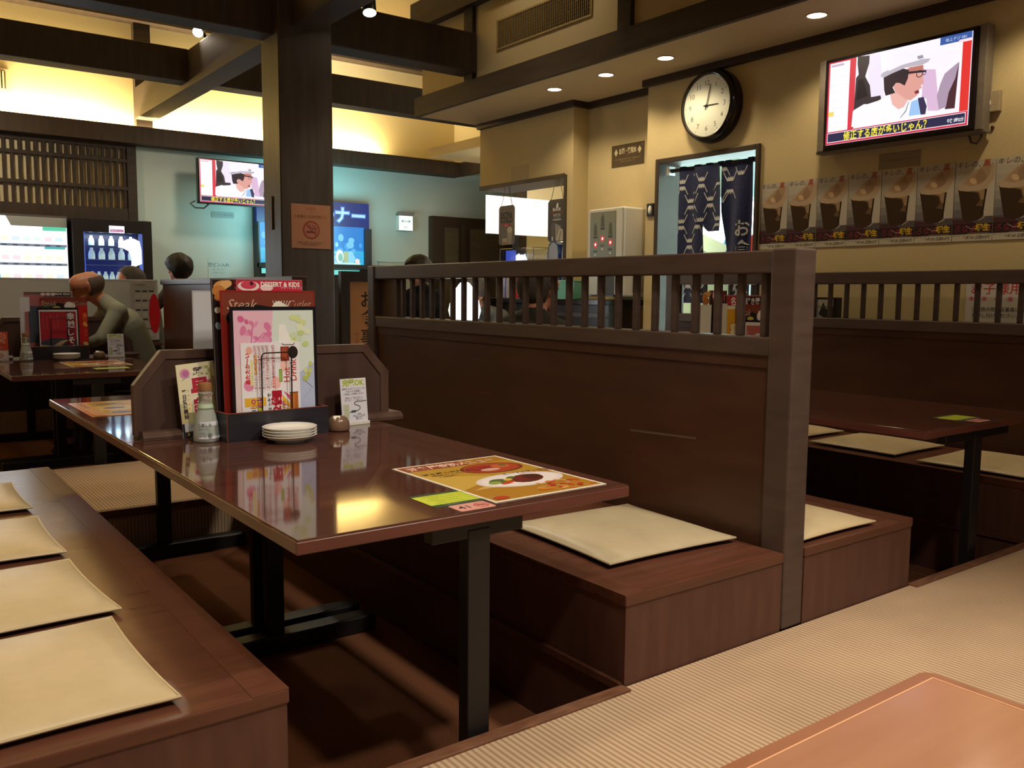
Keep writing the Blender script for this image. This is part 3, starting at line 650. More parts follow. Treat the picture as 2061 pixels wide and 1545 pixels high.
def menu_pink(w=0.275, h=0.33):
    c = Canvas(w, h, 0.005, lam('1e1a1e')); a, b, y0, y1 = -w / 2 + 0.006, w / 2 - 0.006, 0.008, h - 0.010
    c.rect(a, y0, b, y1, lam('e6d9dc')); c.rect(a + 0.008, y0 + 0.03, b - 0.010, y1 - 0.016, lam('b5605a')); c.poly([(a + 0.13, y1 - 0.016), (b - 0.010, y1 - 0.016), (b - 0.010, y0 + 0.03), (a + 0.17, y0 + 0.07)], lam('c08a4e'))
    c.ell(a + 0.095, h * 0.72, 0.036, 0.030, lam('d8c8bc')); c.ell(a + 0.095, h * 0.72, 0.024, 0.019, lam('efe8e0'))
    c.ell(a + 0.085, h * 0.36, 0.060, 0.052, lam('8a4f28'), a=-0.5); c.ell(a + 0.11, h * 0.33, 0.03, 0.045, lam('6f3c1e'), a=-0.3); c.ell(a + 0.14, h * 0.31, 0.016, 0.03, lam('d9b878'), a=-0.5); c.ell(a + 0.065, h * 0.41, 0.03, 0.028, lam('a5683a'), a=-0.4)
    c.text('人気', b - 0.045, h * 0.80, 0.05, lam('efe6ea'), bold=0.03, rot=-0.3); c.ring(b - 0.04, h * 0.30, 0.014, 0.018, lam('c9826a')); c.text('御膳', b - 0.045, h * 0.52, 0.034, lam('ecd8d0'), bold=0.02)
    for k in range(3): c.text('おすすめ', a + 0.018, h * (0.85 - 0.0 * k) - 0.0 - 0.085 * k, 0.014, lam('e0b4b0'), vert=True)
    return c
def menu_banner(w=0.245, h=0.44):
    c = Canvas(w, h, 0.004, lam('a92f3a')); c.rect(0.0, h * 0.885, w / 2 - 0.006, h * 0.985, lam('2d2426'))
    c.text('名物', -0.06, h * 0.935, 0.042, lam('f1dfe2'), bold=0.025); c.text('好き勝', 0.062, h * 0.935, 0.037, lam('eee4e4'), bold=0.02)
    c.frame(-w / 2 + 0.002, 0.002, w / 2 - 0.002, h - 0.002, 0.002, lam('c0a0a0')); return c
def menu_orange(w=0.20, h=0.40):
    c = Canvas(w, h, 0.004, lam('dca23a'), face=False)
    c.prism([(-w / 2, h), (w / 2, h), (w / 2 - 0.02, 0), (-0.02, 0)], 2, -0.004, 0.0, lam('e3e0c0')); c.poly([(-w / 2 + 0.02, h - 0.016), (w / 2 - 0.005, h - 0.016), (w / 2 - 0.024, 0.005), (-0.005, 0.005)], lam('e0a22c'))
    c.text('宴会', 0.03, h * 0.72, 0.06, lam('f4e6b0'), bold=0.05, outline=(lam('c46a1e'), 0.1)); c.text('1,980円', 0.04, h * 0.36, 0.018, lam('5a3a20')); c.ell(0.03, h * 0.18, 0.035, 0.05, lam('c8742a')); return c

# ---- the nearest table's set
HX, HY, HR = 1.052, 2.705, 0.06
holder('black menu holder box with red rim on the nearest table', HX, HY, HR)
def put_menu(c, label, lx, ly, lean, h=(HX, HY, HR), name='menu', grp='menus standing in the holders', card=None, droll=0.0):
    o = c.stand(name, on(h[0], h[1], h[2], lx, ly), h[2], lean, roll=droll)
    tag(o, label, 'menu', grp)
    if card:
        k = card[0].stand('drink_card', (0, 0, 0)); k.parent = o; k.rotation_euler = (0, 0, 0); k.location = card[1]
    return o
put_menu(menu_spring(), 'black framed spring menu with a hot drink card, front of the nearest holder', 0.008, -0.036, 0.03, card=(card_drinks(), (-0.018, 0.022, 0.0026)))
put_menu(menu_steak(), 'tall red steak and cutlet menu behind the pink spring menu', 0.008, -0.008, 0.045)
put_menu(menu_dessert(), 'pink dessert and kids menu sticking up behind the red steak menu', 0.026, 0.018, 0.05)
put_menu(menu_karaage(), 'dark menu with fried chicken, beside the pink dessert menu', -0.045, 0.030, 0.05)
H2 = (1.075, 2.985, 0.02)
holder('menu holder hidden behind the nearest divider board', *H2, wire=False)
put_menu(menu_white(0.30, 0.45), 'white backed menu sticking out left behind the divider board', -0.025, 0.0, 0.0, H2)
# stack of four small plates
def plate(i):
    pr = [(0.0, 0.004), (0.040, 0.004), (0.042, 0.0), (0.046, 0.0), (0.047, 0.004), (0.066, 0.010), (0.081, 0.0195), (0.0825, 0.0215), (0.080, 0.0225), (0.064, 0.0135), (0.045, 0.0085), (0.0, 0.0085)]
    return MB().lathe(pr, CHINA, 40)
pl0 = None
for k, nm in enumerate(('bottom', 'second from bottom', 'third from bottom', 'topmost')):
    lab = '%s white dish in the stack of four on the nearest table' % nm
    loc = (1.056, 2.560, TT + 0.0006 + 0.0085 * k)
    if pl0 is None: pl0 = plate(0).build('small_dish', None, loc, smooth=True, ang=0.9); tag(pl0, lab, 'dish', 'small white dishes')
    else: dup(pl0, loc, None, lab)
# call bell
def bell(label, x, y, s=1.0):
    t = thing('call_bell', label, 'call bell', (x, y, TT), -0.5, 'table call bells')
    pr = [(0.036, 0.002), (0.0375, 0.005), (0.0375, 0.018), (0.036, 0.030), (0.031, 0.041), (0.022, 0.048), (0.0, 0.050)]
    MB().lathe([(0.034, 0), (0.034, 0.004)], BLACK, 28).build('base', t)
    MB().lathe(pr, noisy('bell_shell', '6e5646', '7a604e', (60, 60, 60), 0.22, 0.5), 36).build('shell', t, smooth=True, ang=1.2)
    bt = MB(); P = [(-0.012, -0.006), (0.012, -0.006), (0.012, 0.006), (-0.012, 0.006)]
    o = MB().box(-0.011, 0.011, -0.007, 0.007, 0, 0.0025, mat('bell_button', 'e6e2d4', 0.3)).build('button', t, (-0.004, -0.021, 0.0455), (0.72, 0, 0))
    return t
bell('round brown call bell between the dishes and the charging sign', 1.272, 2.672)
# seasoning bottle
BGLASS = mat('pale_glass', 'dfe8dc', 0.06, 0.5, trans=0.75, ior=1.3)
def bottle(label, x, y, turn=0.0):
    t = thing('seasoning_bottle', label, 'bottle', (x, y, TT), turn, 'seasoning bottles on the tables')
    pr = [(0.0, 0.0), (0.036, 0.0), (0.0385, 0.004), (0.0385, 0.02), (0.036, 0.045), (0.030, 0.078), (0.0225, 0.105), (0.0195, 0.118), (0.0195, 0.140), (0.0215, 0.144), (0.0215, 0.150), (0.018, 0.153), (0.018, 0.160), (0.0, 0.160)]
    MB().lathe(pr, BGLASS, 36).build('glass', t, smooth=True, ang=0.8)
    MB().lathe([(0.0, 0.004), (0.034, 0.004), (0.0345, 0.02), (0.032, 0.045), (0.0265, 0.076), (0.021, 0.098), (0.0, 0.099)], mat('white_salt', 'dcdce4', 0.8), 28).build('contents', t, smooth=True)
    MB().lathe([(0.0, 0.158), (0.0195, 0.158), (0.0195, 0.176), (0.018, 0.180), (0.0, 0.180)], mat('cork_cap', '93673c', 0.6), 28).build('cap', t, smooth=True, ang=0.6)
    R = lambda z: 0.0390 if z < 0.02 else (0.0390 - 0.0025 * (z - 0.02) / 0.025 if z < 0.045 else 0.0365 - 0.006 * (z - 0.045) / 0.033)
    def wrap(c, z0, m0):
        b = MB()
        for f, k in zip(c.f, c.m):
            vs = []
            for i in f:
                u, v, w_ = c.v[i]; r = R(z0 + v) + 0.0003 + w_; a = -PI / 2 + u / 0.036
                vs.append((r * math.cos(a), r * math.sin(a), z0 + v))
            b.add(vs, [tuple(range(len(vs)))], c.mats[k])
        return b
    c = Canvas(0.06, 0.06, 0.0, ink('e4e4ea'), face=False); c.EPS = 0.0002
    for k in range(14):
        x0 = -0.03 + k * 0.006; z = 0
        c.add([(x0, 0.0, 0), (x0 + 0.006, 0.0, 0), (x0 + 0.006, 0.052, 0), (x0, 0.052, 0)], [(0, 1, 2, 3)], ink('cfd2da') if k < 6 else ink('dfdfe8'))
    c.text('食卓しお', -0.012, 0.042, 0.011, ink('5a6670'), bold=0.02); c.text('原材料名 食塩', -0.016, 0.030, 0.005, ink('707880'))
    for k in range(4): c.rect(-0.028, 0.004 + 0.005 * k, -0.008 - 0.003 * (k % 2), 0.0065 + 0.005 * k, ink('9aa0a8' if k else 'c89a8a'))
    for k in range(8): c.rect(-0.002 + 0.0012 * k, 0.003, -0.0014 + 0.0012 * k, 0.018, ink('5a5e66'))
    wrap(c, 0.012, None).build('label', t)
    g = MB().lathe([(0.0235, 0.104), (0.0205, 0.116)], ink('b9cbb4'), 30).build('neck_band', t, smooth=True)
    return t
bottle('glass salt bottle with brown cap in front of the yellow card', 0.846, 2.702, -0.1)
# leaning discount card in a clear stand
def early_card(w=0.105, h=0.19):
    c = Canvas(w, h, 0.002, lam('efe3ad'))
    c.poly([(-w / 2, h * 0.35), (0.0, h * 0.55), (w / 2, h), (-w / 2, h)], lam('f2ebc8'))
    c.ell(-0.03, h * 0.87, 0.014, 0.013, lam('e0a0c4')); c.ell(-0.028, h * 0.87, 0.009, 0.008, lam('c97aae')); c.line([(-0.04, h * 0.78), (-0.025, h * 0.83), (-0.012, h * 0.80)], 0.0018, lam('a8a0b8'))
    c.line([(0.018, h * 0.93), (0.032, h * 0.93), (0.038, h * 0.88), (0.030, h * 0.83), (0.026, h * 0.74)], 0.007, lam('cfd69a'))
    c.text('奨', 0.006, h * 0.87, 0.027, lam('4a3a3c'), bold=0.04, outline=(lam('f7f0e0'), 0.13))
    c.text('早', 0.008, h * 0.665, 0.050, lam('c03546'), bold=0.07, outline=(lam('f8eee8'), 0.15)); c.text('割', 0.008, h * 0.41, 0.044, lam('c03546'), bold=0.07, outline=(lam('f8eee8'), 0.15))
    c.text('平日受付開始', -0.038, h * 0.66, 0.0125, lam('4a3a40'), bold=0.03, vert=True)
    for k in range(6): c.ell(-0.027, h * (0.64 - 0.062 * k), 0.0013, 0.0013, lam('c0603a'), 8)
    c.text('忘年会', 0.034, h * 0.76, 0.013, lam('c84a6a'), bold=0.04, vert=True); c.text('お会計より割引いたします', 0.046, h * 0.80, 0.0095, lam('4a3a40'), vert=True)
    c.rect(-w / 2, 0.0, w / 2, h * 0.20, lam('3a3644')); c.rect(-w / 2 + 0.006, h * 0.085, w / 2 - 0.01, h * 0.20, lam('dcdce6')); c.text('15%OFF', -0.01, h * 0.155, 0.012, lam('d08a3a'), bold=0.03); c.text('当店', 0.03, h * 0.05, 0.010, lam('d0d0dc'))
    return c
t = thing('card_stand', 'clear stand holding the yellow early bird discount card', 'card stand', (0.868, 2.792, TT), 0.05)
MB().box(-0.050, 0.062, -0.010, -0.0075, 0.002, 0.085, GLASSY).box(-0.050, 0.062, 0.0045, 0.007, 0.002, 0.085, GLASSY).box(-0.050, 0.062, -0.010, 0.007, 0.0, 0.0025, GLASSY).build('sleeve', t)
MB().box(-0.056, -0.050, -0.013, -0.010, 0.008, 0.018, mat('brass_clip', 'b9a04e', 0.3, metal=0.6)).build('clip', t)
o = early_card().stand('discount_card', (0.862, 2.790, TT + 0.004), 0.05, 0.0, roll=0.085); o.scale = (1.13, 1.22, 1); tag(o, 'pale yellow tilted discount card with red characters behind the salt bottle', 'card')
# charging sign
def charge(w=0.105, h=0.155):
    c = Canvas(w, h, 0.003, lam('dcdce8')); c.EPS = 0.0003
    c.text('充電OK', 0, h * 0.905, 0.026, lam('a8b84a'), bold=0.05, fit=0.09, outline=(lam('f2f4e6'), 0.1))
    for k, s_ in enumerate(('座席のそばにコンセントが', 'あるのでお気軽に', 'ご自由にご利用ください')): c.text(s_, 0.0, h * (0.77 - 0.058 * k), 0.0078, lam('5a5a6a'), bold=0.01)
    for k, s_ in enumerate(('（席数により数に限りが）', '　あります。ご了承下さい')): c.text(s_, 0.0, h * (0.565 - 0.05 * k), 0.0070, lam('6a6a80'))
    c.poly([(-0.046, h * 0.09), (-0.026, h * 0.09), (-0.022, h * 0.12), (-0.022, h * 0.40), (-0.024, h * 0.43), (-0.046, h * 0.43)], lam('c2c8b0'))
    for yy in (0.20, 0.33): c.frame(-0.037, h * yy - 0.006, -0.028, h * yy + 0.006, 0.0012, lam('9aa090'))
    c.line([(-0.020, h * 0.24), (-0.012, h * 0.265), (0.012, h * 0.27), (0.022, h * 0.31), (0.022, h * 0.36), (0.012, h * 0.395), (0.002, h * 0.41), (0.0, h * 0.45), (0.012, h * 0.485), (0.030, h * 0.475), (0.048, h * 0.485)], 0.0024, lam('3a4048')); c.rect(-0.014, h * 0.235, 0.004, h * 0.285, lam('4a5058'))
    for k, s_ in enumerate(('ご使用', '電気ショック注意', '濡れた手で', '触らない')): c.text(s_, 0.016, h * (0.195 - 0.035 * k), 0.0062, lam('5a5a6a'))
    return c
def charge_sign(label, x, y, rz):
    t = thing('charging_sign', label, 'sign', (x, y, TT), rz, 'phone charging signs')
    MB().box(-0.0525, 0.0525, -0.022, 0.012, 0, 0.004, GLASSY).box(-0.0525, 0.0525, -0.024, -0.021, 0, 0.012, WHITE).build('foot', t, bevel=0.001, seg=1)
    charge().stand('sign_face', (0, -0.012, 0.006), 0, 0.10, t)
    return t
charge_sign('white charging sign with plug drawing right of the brown bell on the nearest table', 1.378, 2.772, 0.12)
# paper menu lying on the table
def mat_menu(w=0.335, h=0.455):
    c = Canvas(w, h, 0.0012, lam('e6e0d2')); g = 0.008; a, b, y0, y1 = -w / 2 + g, w / 2 - g, g, h - g
    c.rect(a, y0, b, y1, lam('a8792c')); c.poly([(a, y1 - 0.06), (b, y1 - 0.06), (b, h * 0.50), (a, h * 0.36)], lam('b18a35')); c.poly([(a, h * 0.30), (a + 0.17, h * 0.50), (a, h * 0.72)], lam('c2a04a'))
    c.rect(a, y1 - 0.06, a + 0.19, y1, lam('8f4a2c')); c.text('洋食屋特別メニュー', -0.008, y1 - 0.032, 0.042, lam('e6c8b8'), bold=0.03, fit=0.27, outline=(lam('8a3024'), 0.08))
    c.ell(0.055, h * 0.70, 0.093, 0.062, lam('7a3a28')); c.ell(0.055, h * 0.705, 0.084, 0.053, lam('a8492c')); c.ell(0.03, h * 0.71, 0.05, 0.034, lam('8e2e26')); c.ell(0.04, h * 0.665, 0.03, 0.014, lam('cfa79a')); c.ell(0.09, h * 0.72, 0.028, 0.022, lam('b8623c')); c.ell(0.10, h * 0.735, 0.012, 0.010, lam('5a6a34')); c.ell(0.02, h * 0.735, 0.02, 0.012, lam('9c3428'))
    c.poly([(b - 0.02, h * 0.60), (b - 0.06, h * 0.52), (a + 0.02, h * 0.27), (a + 0.13, h * 0.27)], lam('c6a45a'))
    c.ell(0.03, h * 0.36, 0.125, 0.072, lam('d9cfcf'), 32); c.ell(0.03, h * 0.363, 0.11, 0.06, lam('e3dada'), 32)
    for cx, cy, rx, ry, col in ((0.05, 0.36, 0.055, 0.038, '5a2a20'), (0.03, 0.37, 0.04, 0.028, '6e2c26'), (0.075, 0.385, 0.03, 0.022, '4a2820'), (-0.03, 0.375, 0.03, 0.024, '5a6a3a'), (-0.05, 0.355, 0.02, 0.014, '8a9a4e'), (-0.02, 0.325, 0.026, 0.010, 'b8482e'), (0.02, 0.42, 0.016, 0.010, '4e6a2e'), (0.0, 0.385, 0.014, 0.010, 'd0b050')): c.ell(cx, h * cy, rx, ry, lam(col), 14, 0.4)
    c.text('洋食屋こだわり', -0.08, h * 0.735, 0.020, lam('3a2a1c'), bold=0.02); c.text('特製ハンバーグ', -0.075, h * 0.685, 0.017, lam('5a4428')); c.text('1,280円', -0.10, h * 0.64, 0.016, lam('4a3424'))
    c.text('ビーフステーキ丼', 0.10, h * 0.505, 0.019, lam('4a3a4a'), bold=0.02); c.text('やわらか 1,480円', 0.115, h * 0.465, 0.014, lam('a06a7a'))
    c.line([(b - 0.11, h * 0.215), (b - 0.05, h * 0.235), (b - 0.05, h * 0.15), (b - 0.16, h * 0.13)], 0.003, lam('d8cba8'))
    rnd = random.Random(5)
    for k in range(34): c.ell(b - 0.005 - rnd.random() * 0.13, y0 + 0.008 + rnd.random() * 0.085, 0.006 + 0.006 * rnd.random(), 0.005 + 0.004 * rnd.random(), lam(rnd.choice(('b8552a', 'c8743a', 'a8402a', 'd09a5a'))), 8, rnd.random() * 3)
    c.ell(a + 0.03, y0 + 0.02, 0.02, 0.015, lam('b0452e')); c.ell(0.01, y0 + 0.035, 0.02, 0.012, lam('c87a2e'))
    return c
o = mat_menu().flat('paper_menu', (1.275, 1.545, TT + 0.0016), 0.015); tag(o, 'large brown paper menu with two dishes lying on the front corner of the nearest table', 'paper menu', 'paper menus lying on the tables')
def lime(w=0.19, h=0.124):
    c = Canvas(w, h, 0.0006, ink('30402c')); c.EPS = 0.0002; c.rect(-w / 2, 0.022, w / 2, h - 0.016, lam('c3cf45'))
    for k in range(5): c.text('ご注文はこちらのボタンでお呼びください', 0, 0.034 + 0.016 * k, 0.0085, ink('7d8f2c'), fit=0.155 - 0.02 * (k % 2))
    c.text('ご来店ありがとうございます', 0.0, 0.011, 0.010, ink('8aa088'), fit=0.14); return c
def pinkno(num, w=0.092, h=0.056):
    c = Canvas(w, h, 0.0006, lam('d49a90'), face=False); c.EPS = 0.0002; c.prism(rr(-w / 2, w / 2, 0, h, 0.006, 3), 2, -0.0006, 0, lam('d49a90'))
    c.text(num, -0.022, h * 0.5, 0.034, ink('4a3038'), bold=0.01); c.ring(0.024, h * 0.5, 0.014, 0.018, ink('c05a56')); c.line([(0.013, h * 0.5 + 0.010), (0.035, h * 0.5 - 0.010)], 0.003, ink('c05a56')); c.rect(0.014, h * 0.5 - 0.003, 0.032, h * 0.5 + 0.002, ink('a84a48')); return c
o = lime().flat('lime_sticker', (1.072, 1.577, TT + 0.0008), 0.0); tag(o, 'lime green notice sticker partly under the paper menu on the nearest table', 'sticker', 'lime notice stickers')
o = pinkno('41').flat('number_sticker', (1.050, 1.521, TT + 0.0008), 0.0); tag(o, 'small pink table number sticker reading 41', 'sticker', 'pink number stickers')
o = lime(0.155, 0.112).flat('lime_sticker', (3.355, 1.602, TT + 0.0008), 0.0); tag(o, 'lime green notice sticker on the right booth table', 'sticker', 'lime notice stickers')
o = pinkno('42').flat('number_sticker', (3.352, 1.551, TT + 0.0008), 0.0); tag(o, 'small pink number sticker beside the lime sticker on the right booth table', 'sticker', 'pink number stickers')
def orange_mat(w=0.36, h=0.46):
    c = Canvas(w, h, 0.0012, lam('d8824a')); g = 0.014; a, b, y0, y1 = -w / 2 + g, w / 2 - g, g, h - g
    c.rect(a, y0, b, y1, lam('d7b46a')); rnd = random.Random(11)
    for i in range(2):
        for j in range(3):
            x0 = a + 0.05 + i * 0.135; yy = y0 + 0.012 + j * 0.138; c.rect(x0, yy, x0 + 0.125, yy + 0.125, lam(('c89a3a', 'dfc07a', 'b9903c', 'e6d8c4', 'c28a3a', 'd9b060')[i * 3 + j]))
            c.ell(x0 + 0.06, yy + 0.06, 0.04, 0.03, lam(('7a4a2a', '8a3a2a', '9a6a3a')[j]), 16); c.ell(x0 + 0.065, yy + 0.07, 0.02, 0.014, lam('4a5a3a'), 10)
    c.rect(a, y0, a + 0.04, y1, lam('e0a070')); c.text('お昼のおすすめ', a + 0.02, y1 - 0.01, 0.026, lam('8a4a2a'), vert=True, bold=0.02); return c
o = orange_mat().flat('paper_menu', (0.85, 3.44, TT + 0.0016), 0.0); tag(o, 'orange paper menu with food pictures left of the divider board on the half hidden table', 'paper menu', 'paper menus lying on the tables')
# ---- right booth set seen through the slats
H3 = (3.335, 2.715, 0.0)
holder('menu holder on the right booth table behind the slats', *H3)
put_menu(menu_pink(), 'pink menu with a brown dish, front of the right booth holder', 0.155, -0.045, 0.03, H3, droll=-0.03)
put_menu(menu_steak(0.29, 0.405), 'red steak menu in the right booth holder', 0.145, -0.018, 0.04, H3, droll=-0.02)
put_menu(menu_banner(0.30, 0.45), 'menu with a dark red banner of large characters, rear of the right booth holder', 0.10, 0.012, 0.04, H3)
put_menu(menu_orange(), 'orange party menu leaning in the right booth holder', 0.0, -0.006, 0.03, H3)
put_menu(menu_karaage(0.12, 0.47), 'narrow dark menu with fried food left of the orange party menu', -0.09, 0.020, 0.02, H3)
put_menu(menu_white(0.085, 0.41, 'd8d4c0'), 'white menu standing left of the dark fried food menu in the right booth', -0.10, 0.0, 0.0, H3)
put_menu(menu_white(0.075, 0.405, 'e6e2d2'), 'white menu standing next to the red spine leaflet', -0.215, -0.004, 0.0, H3, droll=-0.01)
c = Canvas(0.048, 0.30, 0.012, lam('a8323a')); c.rect(-0.024, 0.27, 0.024, 0.30, lam('e2dedc')); c.text('ご宴会案内・一品', 0, 0.26, 0.020, lam('d0787c'), vert=True)
o = c.stand('leaflet', (3.045, 2.70, TT + 0.001), 0.0); tag(o, 'thin red leaflet with white top, leftmost behind the slats', 'leaflet')
# ---- far left table set
H4 = (1.075, 6.478, 0.0)
holder('menu holder on the far left table', *H4)
put_menu(menu_soba(), 'soba menu with big white characters on the far left table', 0.0, -0.036, 0.03, H4)
put_menu(menu_steak(0.285, 0.395), 'red menu behind the soba menu on the far left table', 0.042, -0.008, 0.04, H4)
c = Canvas(0.29, 0.435, 0.004, lam('6f5a58')); c.rect(-0.14, 0.02, -0.03, 0.415, lam('a8686c')); c.rect(-0.12, 0.10, -0.03, 0.34, lam('4c5260')); c.rect(0.025, 0.408, 0.14, 0.43, lam('2a2628')); c.text('DRINK MENU', 0.085, 0.419, 0.018, lam('e0dcdc'), bold=0.02, fit=0.10)
for k in range(3): c.ell(-0.02 + 0.03 * k - 0.01, 0.417, 0.014, 0.010, lam('d8c4c4'), 12)
c.frame(-0.143, 0.002, 0.143, 0.433, 0.003, lam('cfc8c8'))
put_menu(c, 'grey drink menu rising behind the red menu on the far left table', -0.045, 0.018, 0.04, H4)
put_menu(menu_white(0.06, 0.40), 'white edge menu left of the grey drink menu', -0.185, 0.03, 0.0, H4)
for k, nm in enumerate(('bottom', 'middle', 'top')):
    dup(pl0, (1.095, 6.325, TT + 0.0006 + 0.011 * k), None, '%s dish of the stack of three on the far left table' % nm)
bell('brown call bell on the far left table', 1.305, 6.395)
charge_sign('white charging sign on the far left table below the grey shirt', 1.42, 6.44, 0.0)
bottle('glass salt bottle on the far left table beside the soba menu', 0.868, 6.375, -0.1)
o = mat_menu(0.34, 0.44).flat('paper_menu', (1.19, 5.735, TT + 0.0016), 0.0); tag(o, 'golden paper menu lying on the far left table', 'paper menu', 'paper menus lying on the tables')
o = lime().flat('lime_sticker', (1.20, 5.50, TT + 0.0008), 0.0); tag(o, 'lime green notice sticker on the far left table', 'sticker', 'lime notice stickers')
def ramen_card(w=0.135, h=0.185):
    c = Canvas(w, h, 0.002, lam('c8bcb4')); c.rect(-w / 2, h * 0.36, w / 2, h, lam('c24a2c')); c.text('期間限定', -0.03, h * 0.93, 0.026, lam('2a2020'), bold=0.04, vert=True); c.text('辛味', 0.03, h * 0.95, 0.045, lam('d86a4a'), bold=0.05, vert=True, outline=(lam('e8d8c8'), 0.1))
    c.ell(0, h * 0.18, 0.055, 0.030, lam('dcd4cc')); c.ell(0, h * 0.19, 0.045, 0.022, lam('c0a08a')); c.ell(-0.005, h * 0.23, 0.014, 0.012, lam('6a8a3a')); return c
t = thing('card_stand', 'clear stand for the red noodle card at the left edge', 'card stand', (0.705, 6.40, TT)); MB().box(-0.075, 0.075, -0.022, 0.014, 0, 0.004, GLASSY).build('foot', t)
o = ramen_card().stand('noodle_card', (0.705, 6.395, TT + 0.0045), 0.0, 0.05); tag(o, 'red and beige noodle card at the left edge of the photo', 'card')

# ================================================================== SERVICE SIDE: television wall, doorway, counter
WX = -PI / 2     # turn for things hung on walls that face -X
def tv_art(w, h, k):
    """the programme on both screens"""
    c = Canvas(w, h, 0.004, emit('efe6f6', k), eps=0.0004); c.film = 0.004
    def q(px, py):
        u = (px - 145) / 1590; v = 1 - (py - (482 - 357 * u)) / (925 + 110 * u); return ((u - 0.5) * w, v * h)
    def P(pts, col): c.poly([q(*p) for p in pts], emit(col, k))
    R = lambda a, b, d, e, col: c.rect((a - 0.5) * w, b * h, (d - 0.5) * w, e * h, emit(col, k))
    R(0, 0, 1, 1, 'f3ecf6')
    P([(1250, 540), (1380, 540), (1440, 1000), (1250, 1000)], 'd6b4d2'); P([(620, 380), (760, 360), (830, 860), (640, 830)], 'e9dff0')
    R(0.0, 0.15, 0.172, 1, 'd63048'); R(0.012, 0.155, 0.166, 0.985, 'faf6fa'); R(0.172, 0.15, 0.212, 1.0, 'd23a48')
    for i in range(8): R(0.012, 0.25 + 0.092 * i, 0.166, 0.2525 + 0.092 * i, 'c9bfd0')
    R(0.012, 0.345, 0.055, 0.40, 'e8d36a'); R(0.02, 0.94, 0.12, 0.965, 'c4a8bc')
    P([(500, 400), (640, 385), (640, 470), (600, 620), (660, 720), (680, 850), (790, 830), (800, 870), (700, 930), (600, 930), (480, 1000), (490, 640), (520, 600), (500, 480)], '3a3034'); P([(520, 660), (580, 650), (640, 840), (500, 890)], '241c20')
    P([(1560, 520), (1620, 470), (1600, 975), (1500, 985)], '4a2a30'); P([(1480, 590), (1620, 460), (1590, 640), (1530, 800), (1510, 960), (1440, 990), (1410, 840), (1440, 700)], 'a892a8')
    P([(470, 1010), (640, 930), (860, 860), (980, 960), (1060, 980), (1180, 880), (1300, 860), (1330, 1040), (960, 1120), (460, 1190)], 'f2eff8')
    P([(1140, 900), (1210, 870), (1260, 1040), (1120, 1060)], '9ac0ea'); P([(1210, 860), (1270, 845), (1310, 950), (1300, 1040), (1250, 1045)], '3a3050')
    P([(1110, 900), (1118, 900), (1090, 1010), (1030, 1085), (1025, 1080), (1080, 1000)], '8a9090')
    P([(900, 820), (1000, 780), (1110, 870), (1060, 960), (1000, 985), (930, 930)], 'e4b0a6')
    P([(1090, 520), (1250, 490), (1262, 560), (1255, 640), (1268, 690), (1235, 720), (1250, 745), (1205, 770), (1225, 800), (1190, 840), (1130, 885), (1080, 870), (960, 790), (920, 710), (1000, 640)], 'd99c92')
    P([(1100, 520), (1245, 495), (1255, 560), (1100, 600)], 'b87468'); P([(1170, 785), (1215, 765), (1222, 800), (1180, 815)], '7a3038')
    P([(815, 620), (1030, 530), (1100, 545), (1090, 640), (1060, 720), (1000, 690), (960, 690), (925, 740), (960, 800), (850, 835), (830, 770)], '33262c')
    c.line([q(1045, 590), q(1110, 575), q(1280, 560)], 0.010 * w / 0.79, emit('2a2430', k)); c.ring(*q(1215, 590), 0.014 * w / 0.79, 0.018 * w / 0.79, emit('2a2430', k)); c.ring(*q(1265, 578), 0.008 * w / 0.79, 0.011 * w / 0.79, emit('2a2430', k))
    P([(780, 615), (800, 580), (1020, 470), (1200, 430), (1325, 420), (1300, 460), (1240, 490), (1060, 520), (900, 590), (815, 635)], 'b9b0bc'); P([(870, 560), (880, 480), (930, 370), (1060, 330), (1200, 340), (1240, 420), (1200, 440), (1020, 490)], 'eeeaf2'); P([(1180, 395), (1240, 380), (1250, 415), (1190, 430)], '9a94a2')
    R(0.945, 0.155, 1.0, 0.90, 'dc3430'); R(0.80, 0.915, 1.0, 1.0, '3c5a9e'); R(0.92, 0.90, 1.0, 0.93, 'f0d8e0'); c.text('地上デジ 081', 0.40 * w, 0.957 * h, 0.042 * h, emit('c8d6ee', k))
    R(0.0, 0.0, 1.0, 0.152, 'c83048'); R(0.012, 0.022, 0.988, 0.140, 'f0e2ea'); R(0.016, 0.030, 0.984, 0.132, '2c2a48')
    c.text('修正する店が多いじゃん？', -0.06 * w, 0.081 * h, 0.112 * h, emit('f0e04a', k), bold=0.02, fit=0.60 * w); c.text('午後 3時02分', 0.425 * w, 0.07 * h, 0.05 * h, emit('e8e8f2', k), bold=0.02, fit=0.105 * w)
    return c
t = thing('television', 'wall television between the clock and the ceiling, above the row of posters', 'television', (4.53, 2.615, 1.785), WX, 'televisions')
DARKP = mat('tv_bezel', '1c1618', 0.25, 0.5); SILV = noisy('tv_silver', '6e655c', '776e64', (40, 40, 40), 0.35, 0.5)
MB().box(-0.42, 0.42, -0.10, -0.015, 0.0, 0.492, DARKP).build('casing', t, bevel=0.006)
MB().box(-0.462, -0.42, -0.092, -0.02, -0.006, 0.498, SILV).build('side_panel', t, bevel=0.006); MB().box(0.42, 0.462, -0.092, -0.02, -0.006, 0.498, SILV).build('side_panel', t, bevel=0.006)
MB().box(-0.47, 0.47, -0.085, -0.02, -0.016, 0.0, SILV).build('lower_edge', t, bevel=0.003)
tv_art(0.788, 0.446, 1.0).stand('screen', (0, -0.1045, 0.025), 0, 0, t)
P = [(0.36, -0.02, 0.0), (0.38, -0.03, -0.05), (0.41, -0.035, -0.06), (0.43, -0.03, -0.03), (0.42, -0.02, 0.0)]
